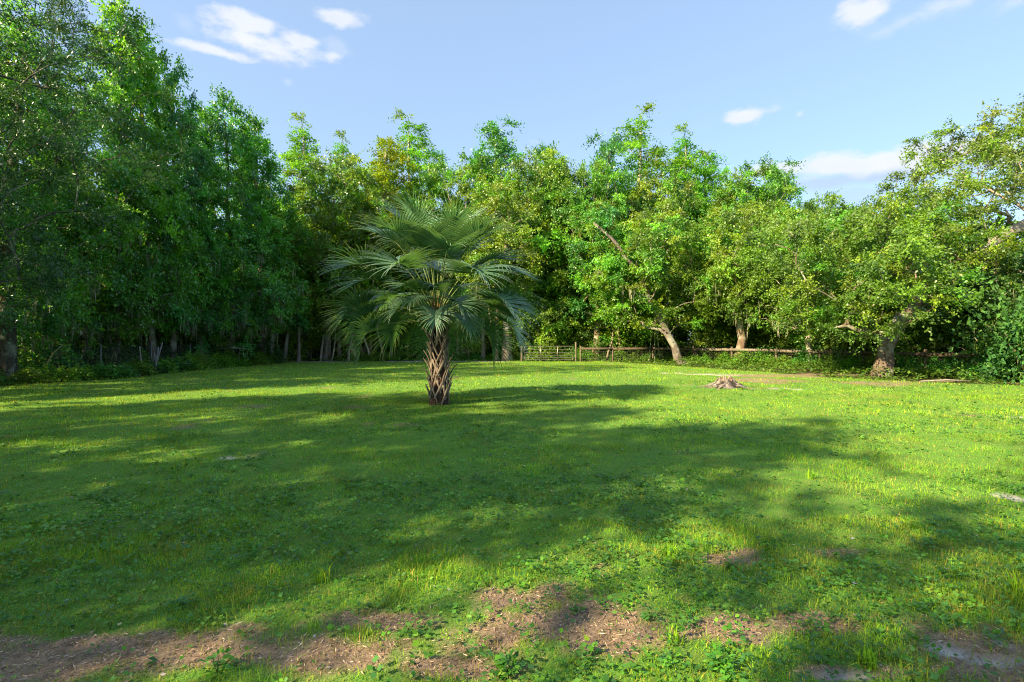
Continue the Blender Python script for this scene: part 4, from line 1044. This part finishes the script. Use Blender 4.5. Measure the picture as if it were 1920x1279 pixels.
# ------------------------------------------------------------------ gate and fences
def build_gate():
    D = 34.0; x0, x1 = gx(983, D), gx(1075, D); z0, z1 = .10, 1.0
    root = empty('tube_gate', (x0, D, 0)); tag(root, 'galvanised tube field gate at the back of the lawn', 'gate')
    w = x1-x0; c = (.21, .20, .165)
    m = MB(); r = .024; cr_ = .12; P = []
    corners = [(0, z0), (0, z1), (w, z1), (w, z0)]
    for (cx, cz, a0) in ((cr_, z0+cr_, 270), (cr_, z1-cr_, 180), (w-cr_, z1-cr_, 90), (w-cr_, z0+cr_, 0)):
        for k in range(5):
            a = R(a0-k*22.5); P.append((cx+cr_*math.cos(a), 0, cz+cr_*math.sin(a)))
    P = P+[P[0]]
    m.tube(P, r, 8, c, False); m.build('frame', M_METAL, root, smooth=True)
    for k in range(1, 5):
        z = z0+(z1-z0)*[0, .17, .34, .53, .76][k]; m = MB(); m.tube([(.02, 0, z), (w*.5, 0, z-.012), (w-.02, 0, z)], r*.85, 7, c, False); m.build('rail', M_METAL, root, smooth=True)
    for f in (.33, .68):
        m = MB(); m.box((w*f-.03, -.035, z0-.03), (w*f+.03, -.024, z1+.02), (.22, .20, .16)); m.build('upright', M_METAL, root)
    for xx, h, lab, cc, rr in ((x0-.17, 1.02, 'short weathered post at the left end of the gate', (.11, .09, .065), .07), (x1+.16, 1.28, 'taller pale post at the right end of the gate', (.13, .115, .085), .055)):
        m = MB(); m.tube([(0, 0, -.2), (.01, 0, h*.5), (0, 0, h)], rr, 8, cc, True, .12, int(h*10)); o = m.build('gate_post', M_WOOD, smooth=False); o.location = (xx, D, 0); tag(o, lab, 'post')
    # small weathered box standing in the trees left of the gate
    Db = 37.0; bx_ = gx(872, Db); root = empty('weathered_box', (bx_, Db, 0)); tag(root, 'small grey plank box standing among the plants between palm and gate', 'box')
    for k in range(4):
        m = MB(); m.box((-.26, -.012, .42+k*.13), (.26, .012, .54+k*.13), (.36, .33, .30), .006, rs(k)); m.build('plank', M_WOOD, root)
    for xx in (-.23, .23):
        m = MB(); m.box((xx-.03, .014, -.1), (xx+.03, .07, .98), (.30, .26, .22)); m.build('leg', M_WOOD, root)
build_gate()

def wire_panel(m, A, B, h, zb, dv, dh, r, col):
    A = np.array(A, float); B = np.array(B, float); L = np.linalg.norm(B-A); n = max(2, int(L/dv))
    for k in range(n+1):
        p = A+(B-A)*k/n; m.tube([(p[0], p[1], zb), (p[0], p[1], zb+h)], r, 3, col, False)
    for k in range(int(h/dh)+1):
        z = zb+k*dh; m.tube([(A[0], A[1], z), (B[0], B[1], z)], r, 3, col, False)
def build_fences():
    # right rail fence
    g = rs(55); root = empty('rail_fence', (4.3, 34, 0)); tag(root, 'wooden post and rail fence with wire along the right and back-right lawn edge', 'fence')
    org = np.array([4.3, 34.0])
    seg = np.linalg.norm(np.diff(RF, axis=0), axis=1).sum(); n = int(seg/2.35)
    pts = [rf(k/n) for k in range(n+1)]; pts[0] = np.array([4.55, 34.0])
    for k, p in enumerate(pts):
        px = 960+p[0]/p[1]*960; h = 1.0+.1*g.rand()
        m = MB(); cc = np.array((.10, .08, .06)) if k % 3 else np.array((.12, .10, .065))
        m.tube([(p[0]-org[0], p[1]-org[1], -.1), (p[0]-org[0]+g.normal(0, .015), p[1]-org[1], h)], .055+.01*g.rand(), 7, cc, True, .12, k)
        m.build('post', M_WOOD, root)
    for k in range(n):
        a = pts[k]-org; c = pts[k+1]-org; px = 960+(pts[k]+pts[k+1])[0]/(pts[k]+pts[k+1])[1]*960
        pale = 1270 < px < 1570
        m = MB(); col = np.array((.18, .155, .12)) if pale else np.array((.09, .07, .05))
        d = (c-a)/np.linalg.norm(c-a); nrm = np.array([d[1], -d[0]])*.075; s_ = -1 if np.dot(nrm, -pts[k]) < 0 else 1
        a2 = a+nrm*s_; c2 = c+nrm*s_; z = .84+.02*g.normal(); tt = .02*d[::-1]*np.array([-1, 1])
        V = []
        for pnt in (a2+d*.004, c2-d*.004):
            for oz in (-.07, .07):
                for w in (-1, 1): V.append((pnt[0]+tt[0]*w, pnt[1]+tt[1]*w, z+oz+g.normal(0, .008)))
        m.add(V, [(0, 1, 3, 2), (4, 6, 7, 5), (0, 4, 5, 1), (2, 3, 7, 6), (0, 2, 6, 4), (1, 5, 7, 3)], col)
        o = m.build('rail', M_WOOD, root)
        if pale: o['label'] = 'pale sun-bleached rail'
    m = MB()
    for k in range(n): wire_panel(m, (*(pts[k]-org),), (*(pts[k+1]-org),), .9, .05, .15, .15, .0035, (.25, .24, .22))
    o = m.build('wire_mesh', M_METAL, root); o['kind'] = 'stuff'
    # left welded-wire fence
    LF = np.array([(lx(y)-1.15, y) for y in (10, 13.5, 17, 20, 23, 26, 29, 32)])
    root = empty('wire_fence', (LF[0][0], LF[0][1], 0)); tag(root, 'dark welded wire fence on thin steel posts along the left undergrowth', 'fence'); org = LF[0]
    for k, p in enumerate(LF):
        m = MB(); q_ = p-org; m.box((q_[0]-.022, q_[1]-.022, -.1), (q_[0]+.022, q_[1]+.022, 1.28), (.12, .14, .14)); m.build('post', M_METAL, root)
    m = MB()
    for k in range(len(LF)-1): wire_panel(m, tuple(LF[k]-org), tuple(LF[k+1]-org), 1.12, .05, .10, .14, .0035, (.10, .13, .13))
    o = m.build('wire_mesh', M_METAL, root); o['kind'] = 'stuff'
build_fences()

# ------------------------------------------------------------------ sticks, dead branches, leaning poles
def stick(px, D, pts, rad, col, name, label, cat='branch'):
    m = MB()
    for P, r in zip(pts, rad): m.tube(P, r, 6, col, True, .15, int(px))
    o = m.build(name, M_WOOD, smooth=True); o.location = (gx(px, D), D, 0); tag(o, label, cat)
stick(288, 21.8, [[(0, 0, 0), (.12, 0, .5), (.2, 0, 1.15)], [(.1, 0, .45), (.02, 0, .9)], [(.15, 0, .6), (.42, -.05, 1.35)]], [[.045, .04, .03], [.03, .02], [.03, .015]], (.22, .21, .22), 'forked_stick', 'white forked dead stick standing in the left undergrowth')
stick(262, 21.5, [[(.15, 0, 0), (.05, 0, .6), (0, 0, 1.2)]], [[.03, .025, .018]], (.25, .22, .18), 'dead_stick', 'single pale dead stick left of the forked one')
stick(100, 18.2, [[(-.3, 0, .5), (0, 0, 1.0), (.35, 0, 1.3)]], [[.02, .018, .01]], (.42, .32, .2), 'dead_branch', 'thin brown branch caught on the wire fence at far left')
stick(430, 28.0, [[(-.6, 0, .95), (.1, .1, 1.0), (.8, .1, .97)]], [[.035, .03, .02]], (.42, .36, .30), 'fallen_branch', 'fallen horizontal branch in the undergrowth at the end of the left row')
stick(1780, 17.4, [[(-1.0, 0, .05), (0, .1, .09), (1.1, .05, .04)]], [[.03, .035, .02]], (.25, .22, .18), 'fallen_log', 'pale fallen branch on the ground under the right fence')
for i, (px, l) in enumerate(((1220, .12), (1228, .02), (1234, -.14))):
    stick(px, 33.4, [[(-l, 0, -.1), (0, 0, 1.3), (l*1.2, 0, 2.6)]], [[.045, .04, .03]], (.22, .26, .14), 'thin_stem', ['leftmost of three thin greenish stems left of the leaning trunk', 'middle of three thin greenish stems left of the leaning trunk', 'rightmost of three thin greenish stems left of the leaning trunk'][i], 'stem')
for px, D, h, l, lab, c in ((532, 33.6, 3.4, .5, 'pale slanting trunk at the back left corner of the lawn', (0.26, 0.24, 0.20)), (472, 31.6, 3.6, -.7, 'pale forked trunk leaning left at the end of the left row', (0.28, 0.25, 0.20)), (678, 37.5, 2.8, -.35, 'short pale leaning trunk left of the palm at the back', (0.31, 0.27, 0.25)), (508, 32.4, 3.0, .1, 'grey-white trunk rising from the ferns at the far left corner', (0.26, 0.26, 0.25)),
                       (704, 37, 3, .08, 'reddish pale trunk under the left palm fronds', (0.30, 0.22, 0.17)), (636, 36, 3.5, 0, 'brownish straight trunk at the back, left of the green mound', (0.25, 0.19, 0.14)), (931, 35.2, 2.6, .04, 'thin orange-brown trunk behind the right palm fronds', (0.30, 0.21, 0.14)), (858, 37, 3.2, .08, 'thin grey trunk just right of the palm trunk in the distance', (0.25, 0.21, 0.17))):
    m = MB(); m.tube([(0, 0, -.1), (l*.3, 0, h*.35), (l, .1, h), (l*1.6, .2, h*1.7), (l*1.8, .4, h*2.6)], [.17, .13, .11, .09, .05], 8, c, False, .15, int(px))
    m.tube([(l*.6, 0, h*.6), (l*.6-.4, 0, h*1.0), (l*.6-.7, .2, h*1.6)], [.07, .06, .03], 6, c, False, .15, int(px)+1)
    root = empty('pale_trunk', (gx(px, D), D, 0)); m.build('trunk', M_BARK, root, smooth=True)
    q_ = rs(int(px)); n = 900; P = np.array([l*1.5, .2, h*2.2])+q_.normal(0, 1, (n, 3))*np.array([1.0, .9, 1.1]); b = MB()
    leaf_quads(b, q_, P, q_.normal(0, 1, (n, 3)), q_.normal(0, .5, (n, 3))+np.array([0, 0, 1]), q_.uniform(.12, .24, n), q_.uniform(.08, .13, n), palette(q_, n, LT+MD[:2], (1,)*6)); b.build('crown', M_LEAF, root)
    tag(root, lab, 'tree')

ZONES = [(60, 'at the far left edge'), (170, 'below the dark left-edge trees'), (250, 'left of the forked stick'), (330, 'beside the forked stick'), (430, 'halfway along the left row'), (520, 'near the back left corner'),
         (600, 'just right of the back left corner'), (660, 'well left of the palm'), (720, 'behind the left palm fronds'), (800, 'just left of the palm trunk'), (880, 'just right of the palm trunk'), (975, 'behind the right palm fronds'),
         (1030, 'behind the left half of the gate'), (1085, 'behind the right half of the gate'), (1140, 'by the sunlit gate tree'), (1210, 'left of the three green stems'), (1300, 'by the leaning trunk'), (1365, 'left of the straight trunk'),
         (1420, 'by the straight trunk'), (1500, 'right of the straight trunk'), (1580, 'behind the end of the pale rail'), (1640, 'left of the curved oak trunk'), (1710, 'by the curved oak trunk'), (1800, 'right of the curved oak trunk'), (9999, 'at the right edge')]
SHORT = {'undergrowth along the left fence': None, 'shrubs behind the left fence': 'taller shaded shrub behind the left fence', 'shrubs under the back trees left of the gate': 'low shrub under the back trees',
         'shrubs along the back fence right of the gate': 'shrub along the back fence', 'bushes inside the back wood': 'shaded bush inside the back wood', 'shrubs along the right fence': 'shrub tangled in the right rail fence',
         'sunlit bushes beyond the right fence': 'sunlit bush beyond the right fence', 'thin trunks of the dense stand left of the palm': 'thin sapling in the dense back stand', 'thin trunks behind the palm and the gate': 'thin sapling in the back wood',
         'thin trunks behind the right rail fence': 'thin sapling behind the rail fence', 'thin trunks inside the left wood': 'thin sapling in the shaded left wood', 'saplings beyond the right fence': 'sapling beyond the right fence',
         'second row of trees behind the left fence': 'second-row tree of the left wood', 'deep row of trees on the left': 'tree deep in the left wood', 'back-row trees left of the gate': 'slender inner tree of the back wood',
         'back-row trees right of the gate': 'inner tree of the back wood', 'deepest row of trees': 'farthest tree of the back wood', 'trees beyond the right fence': 'tree beyond the right fence'}
for o in COL.objects:
    gname = o.get('group')
    if gname in SHORT and o.parent is None:
        x, y = o.location.x, o.location.y; px = 960+960*x/y if y > abs(x)*.9 else (0 if x < 0 else 1900)
        zone = next(z for lim, z in ZONES if px < lim)
        o['label'] = (SHORT[gname] or o['label'].replace(' in the undergrowth along the left wire fence', ' in the left fence undergrowth').replace(' near the white forked stick', ''))+', '+zone
# tidy: prototypes never used are removed
for d, used in ((PROTO, USED), (BUSH, BU)):
    for k, o in d.items():
        if k not in used:
            for c in list(o.children): bpy.data.objects.remove(c)
            bpy.data.objects.remove(o)
print('TRIS', sum(len(m.polygons)*2 for m in bpy.data.meshes)/1e6)
